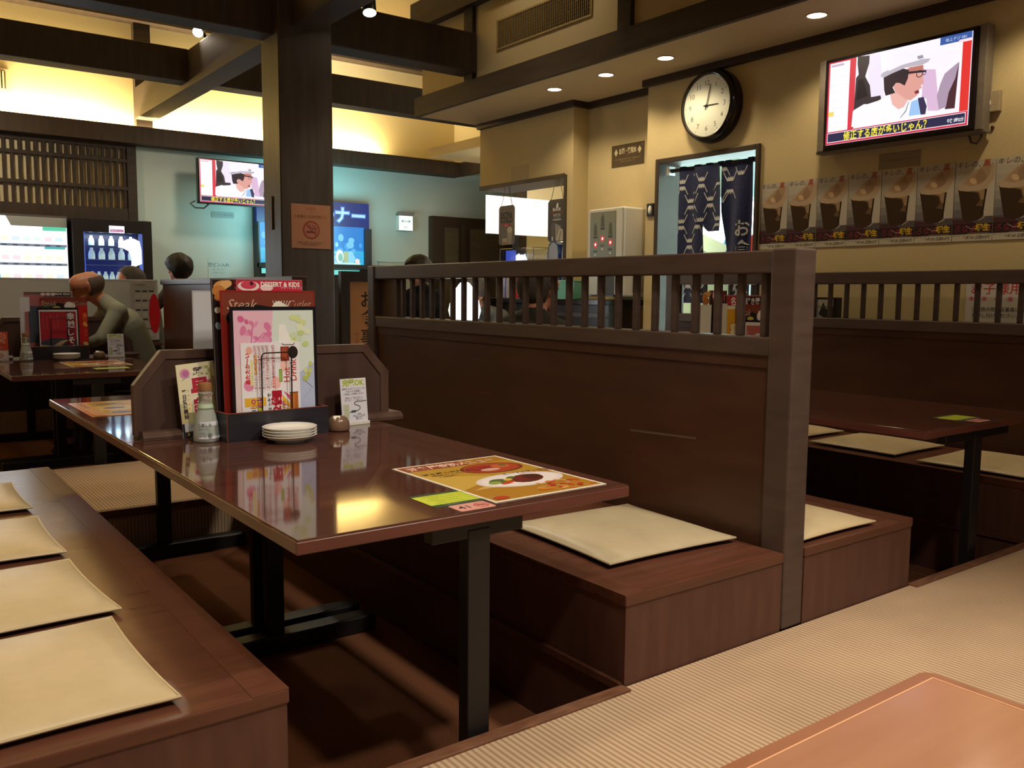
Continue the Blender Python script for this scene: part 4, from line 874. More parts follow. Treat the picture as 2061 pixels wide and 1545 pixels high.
MB().tube(P, 0.006, mat('grey_cable', '5a5048', 0.5), 8).build('cable', t, smooth=True)
MB().box(-0.1, 0.1, -0.018, 0.0, 0.15, 0.35, IRON).build('wall_bracket', t)
t = thing('television', 'smaller television on the pale far wall left of the pillar', 'television', (3.325, 9.46, 1.878), 0, 'televisions')
MB().box(-0.405, 0.405, -0.10, -0.02, -0.008, 0.458, DARKP).build('casing', t, bevel=0.006)
tv_art(0.785, 0.436, 1.0).stand('screen', (0, -0.1045, 0.008), 0, 0, t)
MB().box(-0.06, 0.06, -0.02, 0.34, 0.15, 0.28, IRON).build('wall_arm', t)
MB().tube([(-0.42, -0.03, 0.02), (-0.47, -0.02, -0.01), (-0.42, -0.02, -0.05), (-0.33, -0.02, -0.05), (-0.28, -0.03, -0.005)], 0.008, mat('grey_cable', '5a5048', 0.5), 8).build('cable', t, smooth=True)
# clock
t = thing('wall_clock', 'round black rimmed wall clock above the curtained doorway', 'clock', (4.53, 3.915, 2.178), WX)
cl = MB().lathe([(0.232, 0.0), (0.232, 0.03), (0.225, 0.06), (0.212, 0.082), (0.203, 0.088), (0.197, 0.086), (0.195, 0.070), (0.0, 0.070)], mat('clock_rim', '1f1915', 0.18, 0.6), 64)
cl.build('case', t, (0, 0, 0), (PI / 2, 0, 0), smooth=True, ang=0.5)
c = Canvas(0.39, 0.39, 0.001, WHITE, face=False); c.ell(0, 0.195, 0.193, 0.193, mat('clock_paper', 'd9dccb', 0.5), 64)
for i in range(1, 13):
    a = PI / 2 - i * PI / 6; c.text(str(i), 0.142 * math.cos(a), 0.195 + 0.142 * math.sin(a), 0.046, ink('33302c'), bold=-0.005); c.line([(0.172 * math.cos(a), 0.195 + 0.172 * math.sin(a)), (0.180 * math.cos(a), 0.195 + 0.180 * math.sin(a))], 0.003, ink('4a4640'))
for i in range(60):
    a = i * PI / 30; c.ell(0.176 * math.cos(a), 0.195 + 0.176 * math.sin(a), 0.0012, 0.0012, ink('8a8a80'), 6)
c.stand('dial', (0, -0.071, -0.195), 0, 0, t)
def hand(nm, L, tail, w, ang, d):
    c = Canvas(0.01, 0.01, 0, ink('1a1a1a'), face=False); x, y = math.cos(ang), math.sin(ang); c.prism([(-x * tail - y * w, -y * tail + x * w), (-x * tail + y * w, -y * tail - x * w), (x * L + y * w * .6, y * L - x * w * .6), (x * L - y * w * .6, y * L + x * w * .6)], 2, 0, 0.0015, ink('1f1d1b')); c.stand(nm, (0, -0.074 - d, 0), 0, 0, t)
hand('hour_hand', 0.095, 0.025, 0.0035, math.radians(-1 + 0), 0.0); hand('minute_hand', 0.135, 0.028, 0.0025, math.radians(90 - 13), 0.002); hand('second_hand', 0.12, 0.03, 0.001, math.radians(90 - 17), 0.004)
MB().lathe([(0.0, 0), (0.006, 0), (0.006, 0.01), (0, 0.01)], BLACK, 12).build('hub', t, (0, -0.072, 0), (PI / 2, 0, 0))
# posters: eight in a row
def beer_poster(w=0.1975, h=0.397):
    c = Canvas(w, h, 0.0008, lam('9a948a'))
    tones = ('b9b0a0', 'b2aa9b', 'a9a296', '9d988f', '8f8b86', '7d7a78', '6a6668', '554f52', '443c40')
    for i, col in enumerate(tones): c.rect(-w / 2, h * (1 - (i + 1) / 9 * 0.90) , w / 2, h * (1 - i / 9 * 0.90), lam(col))
    c.poly([(0.02, h), (w / 2, h), (w / 2, h * 0.30), (0.055, h * 0.30)], lam('b3ab9c'))
    c.rect(-w / 2, h * 0.085, w / 2, h * 0.215, lam('33252a')); c.poly([(-w / 2, h * 0.215), (0.02, h * 0.215), (-0.02, h * 0.27), (-w / 2, h * 0.28)], lam('4a2e38'))
    c.poly([(-0.082, h * 0.665), (0.062, h * 0.635), (0.050, h * 0.32), (0.035, h * 0.27), (0.0, h * 0.245), (-0.035, h * 0.25), (-0.052, h * 0.29)], lam('3b2c23'))
    c.poly([(-0.076, h * 0.655), (-0.04, h * 0.63), (0.02, h * 0.59), (0.03, h * 0.50), (0.01, h * 0.44), (0.045, h * 0.42), (0.060, h * 0.63)], lam('66503c')); c.poly([(-0.03, h * 0.64), (0.025, h * 0.60), (0.035, h * 0.51), (0.058, h * 0.50), (0.062, h * 0.64)], lam('967c5e'))
    c.poly([(0.052, h * 0.63), (0.062, h * 0.64), (0.048, h * 0.33), (0.042, h * 0.32)], lam('2a1f1a'))
    c.poly([(-0.085, h * 0.68), (-0.075, h * 0.64), (-0.03, h * 0.62), (0.03, h * 0.625), (0.064, h * 0.65), (0.09, h * 0.76), (0.095, h * 0.92), (0.05, h * 0.945), (0.0, h * 0.88), (-0.06, h * 0.76)], lam('b29c82'))
    c.poly([(-0.06, h * 0.72), (-0.02, h * 0.68), (0.03, h * 0.70), (0.065, h * 0.78), (0.08, h * 0.92), (0.045, h * 0.93), (0.0, h * 0.86)], lam('a58a6e')); c.poly([(0.0, h * 0.80), (0.015, h * 0.70), (0.05, h * 0.74), (0.055, h * 0.80), (0.03, h * 0.90)], lam('937860')); c.ell(-0.008, h * 0.745, 0.020, 0.013, lam('c9ab88'), 14, -0.6)
    c.line([(0.03, h * 0.255), (0.055, h * 0.285), (0.060, h * 0.36)], 0.003, lam('c9c2b4'))
    c.text('キレの、', -0.032, h * 0.955, 0.036, lam('5a5348'), shear=0.15); c.text('黒', 0.055, h * 0.955, 0.036, lam('9c4a32'), bold=0.02, shear=0.15); c.text('。', 0.083, h * 0.935, 0.03, lam('8f5a40'))
    c.text('くろなま', -0.052, h * 0.155, 0.040, lam('7a2f3e'), shear=0.3, bold=0.01); c.line([(-0.03, h * 0.19), (-0.005, h * 0.15), (0.02, h * 0.155)], 0.003, lam('a88a8c')); c.text('樽生', 0.052, h * 0.165, 0.036, lam('c4a532'), bold=0.05)
    c.line([(-0.02, h * 0.098), (0.085, h * 0.098)], 0.0016, lam('a89a80'))
    c.rect(-w / 2, 0.0, w / 2, h * 0.085, lam('b9b2a0')); c.text('中ジョッキ', -0.062, h * 0.068, 0.013, lam('2a2624')); c.text('一杯180 店頭450円', 0.022, h * 0.044, 0.0205, lam('262220'), bold=0.012, shear=0.2, fit=0.132)
    return c
p0 = None
for i, nm in enumerate(('first', 'second', 'third', 'fourth', 'fifth', 'sixth', 'seventh', 'eighth')):
    loc = (4.527 - 0.0008 * (i % 2), 3.420 - 0.2005 * i, 1.252); lab = 'dark beer poster, %s of eight counted from the curtained doorway' % nm
    if p0 is None: p0 = beer_poster().stand('beer_poster', loc, WX); tag(p0, lab, 'poster', 'beer posters on the television wall')
    else: dup(p0, loc, None, lab)
# small papers and fittings on this wall
c = Canvas(0.235, 0.085, 0.0008, ink('8d7a5c')); c.text('チャンネルは変更しないでください', 0, 0.045, 0.016, ink('5f4f3a'), fit=0.21); o = c.stand('paper_label', (4.528, 2.625, 1.655), WX); tag(o, 'faded brown paper label below the wall television', 'label')
c = Canvas(0.235, 0.13, 0.0008, ink('a8956c')); c.text('セルフコーナー', 0, 0.06, 0.022, ink('9a6a48')); o = c.stand('paper_label', (4.543, 6.01, 1.905), WX); tag(o, 'faded yellow paper above the pantry opening', 'label')
t = thing('outlet_box', 'white outlet box on the wall at the right of the wall television', 'outlet', (4.53, 2.15, 1.87), WX)
MB().box(-0.04, 0.04, -0.03, 0, 0, 0.10, noisy('aged_white', '9a8c70', 'a39478', (20, 20, 20), 0.5)).build('box', t, bevel=0.003); MB().box(-0.045, 0.0, -0.035, -0.03, 0.035, 0.055, WHITE).build('cover', t)
MB().tube([(-0.02, -0.01, 0.0), (-0.03, -0.02, -0.05), (-0.09, -0.02, -0.08)], 0.004, BLACK, 6).build('cable', t)
t = thing('wall_hook', 'tiny dark wall hook below the white outlet box', 'hook', (4.53, 2.145, 1.80), WX); MB().ball((0, -0.008, 0), (0.009, 0.008, 0.008), mat('old_brass', '6a4a28', 0.3, metal=0.6)).build('knob', t, smooth=True)
def kids(w=0.44, h=0.30):
    c = Canvas(w, h, 0.0008, lam('cfc8bc')); c.text('お子様用イス', -0.01, h * 0.83, 0.062, lam('c0404a'), bold=0.01, fit=0.37)
    for k in range(7): c.ell(-0.19 + 0.062 * k, h * 0.66, 0.014, 0.012, lam('d08a9a'), 10); c.ell(-0.19 + 0.062 * k, h * 0.66, 0.005, 0.005, lam('b84a64'), 8)
    c.ell(-0.185, h * 0.86, 0.008, 0.007, lam('9aa0a8'), 8); c.text('ご使用の際は従業員にお声がけ、', -0.02, h * 0.49, 0.024, lam('3a3434'), fit=0.33); c.text('お申し付けください。', -0.075, h * 0.39, 0.024, lam('3a3434'), fit=0.22); return c
o = kids().stand('notice', (4.528, 2.008, 0.765), WX); tag(o, 'white notice with red heading behind the slats under the posters', 'notice')
t = thing('leaflet_rack', 'small black rack of black and white leaflets behind the slats', 'rack', (4.475, 3.10, 0.70), WX)
MB().box(-0.20, 0.20, 0.0, 0.01, 0, 0.262, BLACK).box(-0.20, 0.20, -0.05, 0.0, 0, 0.012, BLACK).box(-0.20, -0.185, -0.05, 0.0, 0.012, 0.262, BLACK).box(0.185, 0.20, -0.05, 0.0, 0.012, 0.262, BLACK).build('rack_frame', t)
MB().box(-0.185, 0.185, -0.05, -0.046, 0.205, 0.211, STEEL).build('rod', t)
for k in range(3):
    c = Canvas(0.11, 0.235, 0.002, ink('b8b4a8')); c.poly([(-0.05, 0.15), (0.05, 0.10), (0.05, 0.20), (0.0, 0.18), (-0.02, 0.22)], ink('2a2826')); c.rect(-0.04, 0.02, 0.02, 0.08, ink('5a5650')); o = c.stand('leaflet', (4.464, 3.215 - 0.115 * k, 0.715), WX); tag(o, 'black and white leaflet in the rack behind the slats, %s' % ('nearest the doorway', 'middle one', 'nearest the notice')[k], 'leaflet', 'leaflets in the black rack')
MB().box(4.40, 4.53, 0.45, 4.10, 0.66, 0.695, RAIL)
sh = MB().box(-0.055, 0.055, -1.8, 1.8, 0, 0.03, RAIL).build('wall_shelf', None, (4.472, 2.30, 0.668)); tag(sh, 'narrow dark ledge along the wall behind the slats', 'shelf')

# ---- doorway curtain and what shows behind it
t = thing('curtain_rod', 'dark rod across the kitchen doorway', 'rod', (4.57, 3.97, 1.815), 0)
MB().tube([(0, -0.365, 0), (0, 0.355, 0)], 0.014, BEAM, 10).build('pole', t, smooth=True); MB().box(-0.03, 0.03, 0.335, 0.36, -0.03, 0.03, STEEL).build('bracket', t)
NAVY = noisy('navy_cloth', '1c2140', '232a4e', (60, 60, 60), 0.85, 0.1, sheen=0.2); NPRINT = mat('cloth_print', 'b6b8b6', 0.85, 0.1)
def cap(cx, cy, s, flip):
    f = -1 if flip else 1
    pts = [(-1.0, -0.78), (-0.42, 0.30), (0.42, 0.30), (1.0, -0.78), (0.86, -0.78), (0.62, -0.30), (0.44, -0.02), (0.34, -0.26), (0.2, -0.05), (0.05, -0.30), (-0.1, -0.05), (-0.24, -0.26), (-0.36, -0.02), (-0.62, -0.30), (-0.86, -0.78)]
    return [(cx + p[0] * s, cy + f * p[1] * s) for p in pts]
def cloth(name, parent, loc, outline, waves, amp, pattern, text=None, u0=0, u1=1):
    """hanging cloth: outline in (u across, v down); folds along u; thickness 2 mm"""
    fold = lambda u, v: amp * math.sin(waves * u + 1.7 * v) * min(1, 0.25 + abs(v) * 2)
    b = MB(); nv, nu = 26, 30
    def lim(v):
        for a, d in zip(outline[:-1], outline[1:]):
            if a[0] <= v <= d[0] + 1e-9:
                f = (v - a[0]) / (d[0] - a[0]); return a[1] + (d[1] - a[1]) * f, a[2] + (d[2] - a[2]) * f
        return outline[-1][1:]
    V = outline[-1][0]
    for off, flip in ((0.0, False), (0.002, True)):
        vs = []
        for j in range(nv + 1):
            v = V * j / nv; a, d = lim(v)
            for i in range(nu + 1): u = a + (d - a) * i / nu; vs.append((u, fold(u, v) + off, -v))
        fs = []
        for j in range(nv):
            for i in range(nu):
                k = j * (nu + 1) + i; qd = (k, k + nu + 1, k + nu + 2, k + 1); fs.append(qd if not flip else qd[::-1])
        b.add(vs, fs, NAVY)
    def stamp(c):
        for f, k in zip(c.f, c.m):
            vs = []
            for i in f:
                u, v, w_ = c.v[i]; vs.append((u, fold(u, -v) - 0.0012 - w_, v))
            b.add(vs, [tuple(reversed(range(len(f))))], c.mats[k])
    c = Canvas(1, 1, 0, NAVY, face=False); c.EPS = 0.0001
    for (cx, cy, s, fl) in pattern:
        pts = cap(cx, cy, s, fl); v = (-cy)
        if 0.02 < -cy < V - 0.02:
            a, d = lim(-cy)
            pts = [(min(max(p[0], a + 0.002), d - 0.002), max(min(p[1], -0.005), -V + 0.005)) for p in pts]
            if max(p[0] for p in pts) - min(p[0] for p in pts) > 0.4 * s:
                z = c.z(); tri = tessellate_polygon([[Vector((p[0], p[1], 0)) for p in pts]]); o = []
                for tt in tri:
                    A, B_, C_ = (pts[i] for i in tt); ar = (B_[0] - A[0]) * (C_[1] - A[1]) - (B_[1] - A[1]) * (C_[0] - A[0])
                    if abs(ar) > 1e-9: o.append(tt if ar > 0 else tt[::-1])
                c.add([(p[0], p[1], z) for p in pts], o, NPRINT)
    if text: c.text(text[0], text[1], text[2], text[3], NPRINT, vert=True, bold=0.02, step=1.12)
    stamp(c)
    return b.build(name, parent, loc, (0, 0, WX))
def hexes(u0, u1, V, s, du, dv, ou=0.0):
    out = []; j = 0; v = 0.07
    while v < V + 0.1:
        i = -1; u = u0 + ou + (du / 2 if j % 2 else 0) - du
        while u < u1 + du:
            out.append((u, -v + 0.022, s, False)); out.append((u, -v - 0.022 + dv * 0.0, s, True)) ; u += du
        v += dv; j += 1
    return out
t = thing('doorway_curtain', 'navy split curtain with white mountain pattern in the kitchen doorway', 'curtain', (4.552, 3.97, 1.815))
pat = []
def fuji(u0, ou, rows, V):
    r = []
    for j in range(rows):
        v = 0.11 + 0.132 * j
        for i in range(-1, 5):
            u = u0 + ou + 0.148 * i + (0.074 if j % 2 else 0); r.append((u, -v + 0.028, 0.052, True)); r.append((u, -v - 0.022, 0.052, False))
    return r
cloth('left_panel', t, (0.0, 0, 0), [(0.0, -0.25, -0.05), (0.9, -0.245, -0.005)], 34, 0.006, fuji(-0.25, 0.03, 7, 0.9))
cloth('middle_panel', t, (-0.012, 0, 0), [(0.0, -0.105, 0.105), (0.33, -0.10, 0.13), (0.43, 0.02, 0.125)], 30, 0.007, fuji(-0.10, 0.06, 4, 0.43))
cloth('right_panel', t, (0.006, 0, 0), [(0.0, 0.11, 0.355), (0.30, 0.12, 0.36), (0.9, 0.225, 0.362)], 40, 0.010, [(0.18, -0.13 + 0.03, 0.055, True), (0.18, -0.185, 0.055, False), (0.27, -0.07, 0.05, True), (0.13, -0.04, 0.05, False), (0.115, -0.235, 0.05, True), (0.255, -0.02, 0.05, False)], ('お食事処', 0.292, -0.355, 0.115))
for u in (-0.23, -0.10, 0.0, 0.10, 0.16, 0.34): MB().box(-0.016, 0.016, -0.02, 0.02, -0.012, 0.018, NAVY).build('loop', t, (0.018, -u, 0))
# kitchen fittings behind the curtain
t = thing('kitchen_shelf', 'steel shelf unit seen through the gap in the curtain', 'shelf', (5.35, 4.45, 0))
MB().box(-0.2, 0.2, -0.45, 0.30, 1.17, 1.19, STEEL).build('shelf_board', t); MB().box(-0.2, 0.2, -0.45, 0.30, 0.72, 0.74, STEEL).build('shelf_board', t)
for sx in (-1, 1):
    for yy in (-0.44, 0.29): MB().box(sx * 0.19 - 0.012, sx * 0.19 + 0.012, yy - 0.012, yy + 0.012, 0, 1.17, STEEL).build('leg', t)
MB().box(-0.19, 0.19, -0.20, 0.29, 0.74, 1.10, mat('grey_case', '8f9690', 0.4)).build('drawer_case', t)
def kthing(name, label, cat, loc, b, part=None):
    o = b.build(name, None, loc, smooth=True, ang=0.6); tag(o, label, cat); return o
kthing('detergent_bottle', 'light blue detergent bottle on the kitchen shelf', 'bottle', (5.22, 4.33, 1.192), MB().lathe([(0.045, 0), (0.048, 0.01), (0.048, 0.15), (0.03, 0.19), (0.016, 0.21), (0.016, 0.24), (0, 0.24)], mat('sky_blue_plastic', '4a8ad0', 0.35), 20))
kthing('sauce_bottle', 'red bottle behind the curtain edge on the kitchen shelf', 'bottle', (5.28, 4.16, 1.192), MB().lathe([(0.035, 0), (0.035, 0.14), (0.03, 0.19), (0.018, 0.21), (0, 0.22)], mat('red_plastic', 'c0302c', 0.35), 18))
kthing('green_bottle', 'green bottle on the kitchen shelf', 'bottle', (5.17, 4.20, 1.192), MB().lathe([(0.035, 0), (0.035, 0.11), (0.014, 0.15), (0.014, 0.17), (0, 0.17)], mat('green_plastic', '5a9a3c', 0.35), 18))
kthing('dish_basket', 'blue and white wire basket on the kitchen shelf', 'basket', (5.26, 4.47, 1.192), MB().box(-0.10, 0.10, -0.09, 0.09, 0, 0.10, mat('pale_blue_basket', 'a8bce0', 0.4)).box(-0.095, 0.095, -0.085, 0.085, 0.03, 0.13, mat('olive_cloth', '707a4a', 0.8)))
kthing('kitchen_paper', 'white paper sheet hanging over the kitchen shelf', 'paper', (5.16, 4.44, 1.30), MB().prism([(-0.15, 0.03), (0.13, 0.14), (0.13, 0.02), (0.02, -0.02), (-0.12, -0.03)], 0, 0, 0.003, KWHITE))
kthing('wash_tub', 'turquoise tub behind the slats beside the doorway', 'tub', (5.05, 4.02, 0.742), MB().lathe([(0.10, 0), (0.13, 0.12), (0.135, 0.125), (0.12, 0.12), (0.09, 0.01), (0, 0.01)], mat('turquoise_plastic', '3fb8bc', 0.35), 24))
t = thing('kitchen_hood', 'grey blue ventilation hood high in the kitchen', 'hood', (5.6, 4.75, 1.72)); MB().box(-0.2, 0.25, -0.35, 0.2, 0, 0.88, mat('hood_grey', '7f979c', 0.4)).build('hood_body', t); MB().box(-0.21, -0.20, 0.02, 0.12, 0.02, 0.16, WHITE).build('label', t)
# wall switch
t = thing('wall_switch', 'dark wall switch with a white key left of the doorway', 'switch', (4.53, 4.46, 1.515), WX); MB().box(-0.032, 0.032, -0.012, 0, 0, 0.09, BLACK).build('plate', t, bevel=0.003); MB().ball((0, -0.012, 0.045), (0.016, 0.008, 0.030), WHITE).build('key', t, smooth=True)
# drinking water sign in the recess
c = Canvas(0.345, 0.163, 0.003, mat('brown_sign', '3e2c1a', 0.35)); cr = ink('cfc29a'); c.text('お茶・飲用水', 0, 0.108, 0.046, cr, bold=0.045, fit=0.185)
for sx in (-1, 1):
    x = sx * 0.125; c.poly([(x - 0.020, 0.108), (x, 0.080), (x + 0.020, 0.108), (x, 0.136)], cr)
c.poly([(0.146, 0.142), (0.154, 0.130), (0.162, 0.140), (0.154, 0.150)], ink('7f7250'))
c.text('お茶・飲用水の持ち帰りはかたくお断り致します', 0, 0.055, 0.013, ink('9d9070'), fit=0.27); c.text('ご理解とご協力をお願いします', 0.0, 0.038, 0.012, ink('8f8262'), fit=0.16)
o = c.stand('water_sign', (4.697, 4.880, 1.925), WX); tag(o, 'brown sign with cream characters on the recessed wall above the dispenser', 'sign')
# counter, tea dispenser, tub and bar things
t = thing('service_counter', 'long dark counter under the pantry opening', 'counter', (4.50, 5.56, 0)); CT = mat('counter_black', '17130f', 0.2, 0.5)
MB().box(-0.22, 0.04, -0.92, 0.98, 0.89, 0.93, CT).box(0.04, 0.195, -0.92, -0.24, 0.89, 0.93, CT).build('worktop', t, bevel=0.004); MB().box(-0.17, 0.04, -0.90, 0.98, 0, 0.89, mat('counter_front', '241811', 0.4)).build('cabinet', t); MB().box(-0.20, -0.17, -0.90, 0.98, 0.80, 0.83, mat('counter_strip', '3a2d24', 0.4)).build('trim_strip', t)
t = thing('tea_dispenser', 'white hot water and tea dispenser with red lights below the brown sign', 'dispenser', (4.43, 4.81, 0.932), WX); DISP = mat('dispenser_shell', 'e4e6e0', 0.28, 0.5); DFRONT = mat('dispenser_front', 'b4b2a6', 0.35)
MB().box(-0.19, 0.19, 0.0, 0.262, 0.02, 0.66, DISP).build('casing', t, bevel=0.012); MB().box(-0.185, 0.185, -0.012, 0.0, 0.03, 0.655, DFRONT).build('front_panel', t, bevel=0.01)
c = Canvas(0.27, 0.42, 0.003, mat('button_panel', '6f7262', 0.3))
for x, yy, r_ in ((-0.075, 0.185, 'd02a24'), (0.0, 0.225, 'd02a24'), (0.085, 0.195, 'd02a24'), (-0.025, 0.06, 'd8443c')): c.ell(x, yy, 0.021, 0.023, emit(r_, 0.8), 18); c.ell(x, yy, 0.008, 0.009, emit('ffd8d0', 2.2), 12)
c.ell(0.028, 0.062, 0.018, 0.020, emit('3030c8', 0.9), 16)
for x, yy in ((-0.075, 0.30), (0.085, 0.30), (0.0, 0.36)): c.poly([(x - 0.020, yy - 0.05), (x + 0.020, yy - 0.05), (x + 0.014, yy + 0.02), (x, yy + 0.045), (x - 0.016, yy + 0.02)], ink('4c5040')); c.rect(x - 0.022, yy - 0.07, x + 0.022, yy - 0.055, ink('3a3c34'))
for x, yy in ((-0.075, 0.14), (0.0, 0.18), (0.085, 0.15)): c.rect(x - 0.022, yy - 0.008, x + 0.022, yy, ink('3a3c38')); c.ell(x, yy - 0.03, 0.012, 0.008, ink('b8bab0'), 10)
c.stand('button_panel', (-0.02, -0.0165, 0.215), 0, 0, t)
MB().box(-0.10, 0.14, -0.05, -0.012, 0.02, 0.03, BLACK).build('drip_tray', t); MB().box(-0.07, 0.11, -0.014, -0.011, 0.03, 0.19, mat('spout_recess', '2a2826', 0.5)).build('spout_recess', t); MB().box(0.165, 0.185, -0.06, -0.012, 0.18, 0.215, GLASSY).box(0.10, 0.185, -0.06, -0.05, 0.16, 0.24, GLASSY).build('splash_shield', t)
MB().box(0.1915, 0.193, 0.09, 0.20, 0.05, 0.20, mat('grey_label', 'a9b0b4', 0.5)).build('label', t)
t = thing('plastic_tub', 'sea green plastic tub on the dark counter beside the dispenser', 'tub', (4.40, 5.17, 0.932), WX); TUB = mat('sea_green_plastic', '6aa88e', 0.4, trans=0.15)
MB().prism([(-0.115, 0.0), (0.115, 0.0), (0.125, 0.13), (-0.125, 0.13)], 1, -0.07, 0.07, TUB).build('tub_body', t, bevel=0.008); MB().box(-0.13, 0.13, -0.075, 0.075, 0.128, 0.14, TUB).build('lid', t, bevel=0.003)
for k, (yy, lab) in enumerate(((5.57, 'beer server tower with a rounded blue edged head, left one'), (5.40, 'beer server tower half hidden by the opening frame'))):
    t = thing('beer_server', lab, 'beer server', (4.56, yy, 0.932), WX, 'beer servers on the counter')
    pr = [(-0.055, 0.0), (0.055, 0.0), (0.07, 0.36), (0.055, 0.43), (0.02, 0.46), (-0.02, 0.46), (-0.055, 0.43), (-0.07, 0.36)]
    MB().prism(pr, 1, 0.0, 0.10, mat('server_blue', '34528e', 0.3)).build('body', t, bevel=0.006); MB().prism([(x * 0.86, 0.02 + z * 0.93) for x, z in pr], 1, -0.006, 0.0, mat('server_face', '8f949c' if k == 0 else '26282c', 0.3)).build('face', t); MB().box(-0.03, 0.03, -0.02, -0.006, 0.24, 0.275, mat('server_badge', '55585e', 0.4)).build('badge', t)
t = thing('display_case', 'clear display case with a glowing white shape and blue light on the counter', 'display case', (4.56, 5.94, 0.932), WX)
MB().box(-0.23, 0.23, -0.10, 0.10, 0, 0.02, BLACK).build('base', t); MB().box(-0.23, 0.23, -0.10, -0.096, 0.02, 0.41, GLASSY).box(-0.23, 0.23, 0.096, 0.10, 0.02, 0.41, GLASSY).box(-0.23, -0.226, -0.096, 0.096, 0.02, 0.41, GLASSY).box(0.226, 0.23, -0.096, 0.096, 0.02, 0.41, GLASSY).box(-0.23, 0.23, -0.10, 0.10, 0.41, 0.414, GLASSY).build('cover', t)
MB().prism([(-0.13, 0.02), (0.10, 0.02), (0.09, 0.24), (0.01, 0.25), (-0.01, 0.30), (-0.05, 0.365), (-0.09, 0.35), (-0.12, 0.28)], 1, -0.03, 0.03, emit('dfe4ff', 1.3)).build('glowing_shape', t, bevel=0.008); MB().box(-0.225, -0.09, -0.04, -0.035, 0.02, 0.40, emit('3a50c8', 0.7)).build('blue_panel', t); MB().ball((-0.18, -0.02, 0.27), 0.014, emit('a8c8ff', 4.0)).build('blue_light', t); MB().box(0.04, 0.06, -0.03, 0.03, 0.28, 0.30, mat('red_plastic', 'c0302c', 0.35)).box(0.10, 0.20, -0.05, 0.05, 0.02, 0.32, mat('amber_glass', 'c9b48a', 0.2)).build('cups', t)
kthing('paper_card', 'small white card on the counter seen between the slats', 'card', (4.36, 6.02, 0.932), MB().box(-0.01, 0.01, -0.05, 0.05, 0, 0.21, mat('white_card', 'c9c8d8', 0.5)))
t = thing('straw_carton', 'red and white carton on the counter seen between the slats', 'carton', (4.36, 5.86, 0.932)); MB().box(-0.03, 0.03, -0.045, 0.0, 0, 0.2, mat('red_plastic', 'c0302c', 0.35)).build('red_side', t); MB().box(-0.03, 0.03, 0.0, 0.045, 0, 0.2, mat('white_card', 'c9c8d8', 0.5)).build('white_side', t)
# hanging signs
def hang(label, y, art):
    t = thing('hanging_sign', label, 'hanging sign', (4.552, y, 1.385), WX, 'signs hanging in the pantry opening'); w, h = 0.225, 0.335; k = 0.022
    pts = [(-w / 2 + k, 0), (w / 2 - k, 0), (w / 2, k), (w / 2, h - k), (w / 2 - k, h), (-w / 2 + k, h), (-w / 2, h - k), (-w / 2, k)]
    c = Canvas(w, h, 0, WHITE, face=False); c.prism(pts, 2, -0.006, 0, art[0]); art[1](c, w, h); c.stand('sign_face', (0, 0, 0), 0, 0, t)
    for sx in (-1, 1): MB().tube([(sx * 0.08, 0.003, h - 0.01), (sx * 0.022, 0.003, h + 0.16)], 0.003, mat('cord', '8a7f66', 0.7), 6).build('cord', t)
    return t
def extra(c, w, h):
    c.text('スーパー', 0, h * 0.91, 0.030, ink('7a3f34'), bold=0.03, fit=0.14); c.text('EXTRA', 0, h * 0.765, 0.058, ink('25201e'), bold=0.05, fit=0.17); c.text('COLD', 0, h * 0.635, 0.066, ink('25201e'), bold=0.05, fit=0.175)
    c.poly([(-0.07, h * 0.51), (-0.04, h * 0.54), (0.04, h * 0.54), (0.07, h * 0.51), (0.04, h * 0.46), (-0.04, h * 0.46)], ink('a8403a')); c.text('Beer', 0, h * 0.50, 0.022, ink('d8c0b0'))
    c.poly([(0.02, h * 0.02), (0.07, h * 0.02), (0.085, h * 0.33), (0.01, h * 0.33)], ink('a8a294')); c.ell(0.047, h * 0.38, 0.038, 0.026, ink('c9c4b6'), 16); c.rect(-0.06, h * 0.01, 0.012, h * 0.17, ink('b9b2a2')); c.rect(-0.05, h * 0.015, 0.005, h * 0.075, ink('b07a34')); c.ring(-0.035, h * 0.27, 0.012, 0.016, ink('8a857a'))
def blackart(c, w, h):
    c.poly([(-0.01, h * 0.80), (0.015, h * 0.80), (0.018, h * 0.90), (0.006, h * 0.92), (-0.004, h * 0.88)], ink('d8d8d8')); c.text('BLACK', 0, h * 0.765, 0.030, ink('d8d8d6'), bold=0.03, fit=0.10); c.text('ドライブラック', 0, h * 0.70, 0.026, ink('7a2a2a'), bold=0.03, fit=0.17); c.text('氷点下の', 0, h * 0.63, 0.024, ink('b8b8b4'), bold=0.02); c.text('うまさを体感', 0, h * 0.575, 0.015, ink('8f8f8a')); c.ell(0, h * 0.52, 0.06, 0.008, ink('8f8f8a'), 16)
    c.poly([(-0.07, h * 0.02), (-0.03, h * 0.02), (-0.02, h * 0.44), (-0.055, h * 0.46), (-0.07, h * 0.40)], ink('55514e')); c.poly([(-0.02, h * 0.44), (0.05, h * 0.36), (0.05, h * 0.16), (-0.015, h * 0.02)], ink('8d877e')); c.poly([(-0.01, h * 0.02), (0.085, h * 0.02), (0.095, h * 0.22), (0.06, h * 0.31), (0.03, h * 0.28)], ink('b0a692')); c.line([(0.03, h * 0.02), (0.055, h * 0.24)], 0.010, ink('6a6256')); c.rect(-0.058, h * 0.03, -0.045, h * 0.12, ink('c9c9c6'))
hang('grey hanging sign with EXTRA COLD lettering under the plaster wall', 6.205, (mat('sign_grey', '6b655c', 0.4), extra)); hang('black hanging sign with a beer glass near the opening frame', 5.525, (mat('sign_black', '242020', 0.35), blackart))
t = thing('white_banner', 'blank white banner hanging in the pantry behind the two hanging signs', 'banner', (5.80, 7.45, 1.575)); MB().box(-0.60, 0.60, -0.003, 0.003, 0, 0.385, mat('banner_cloth', 'd6d3dc', 0.7)).build('sheet', t)
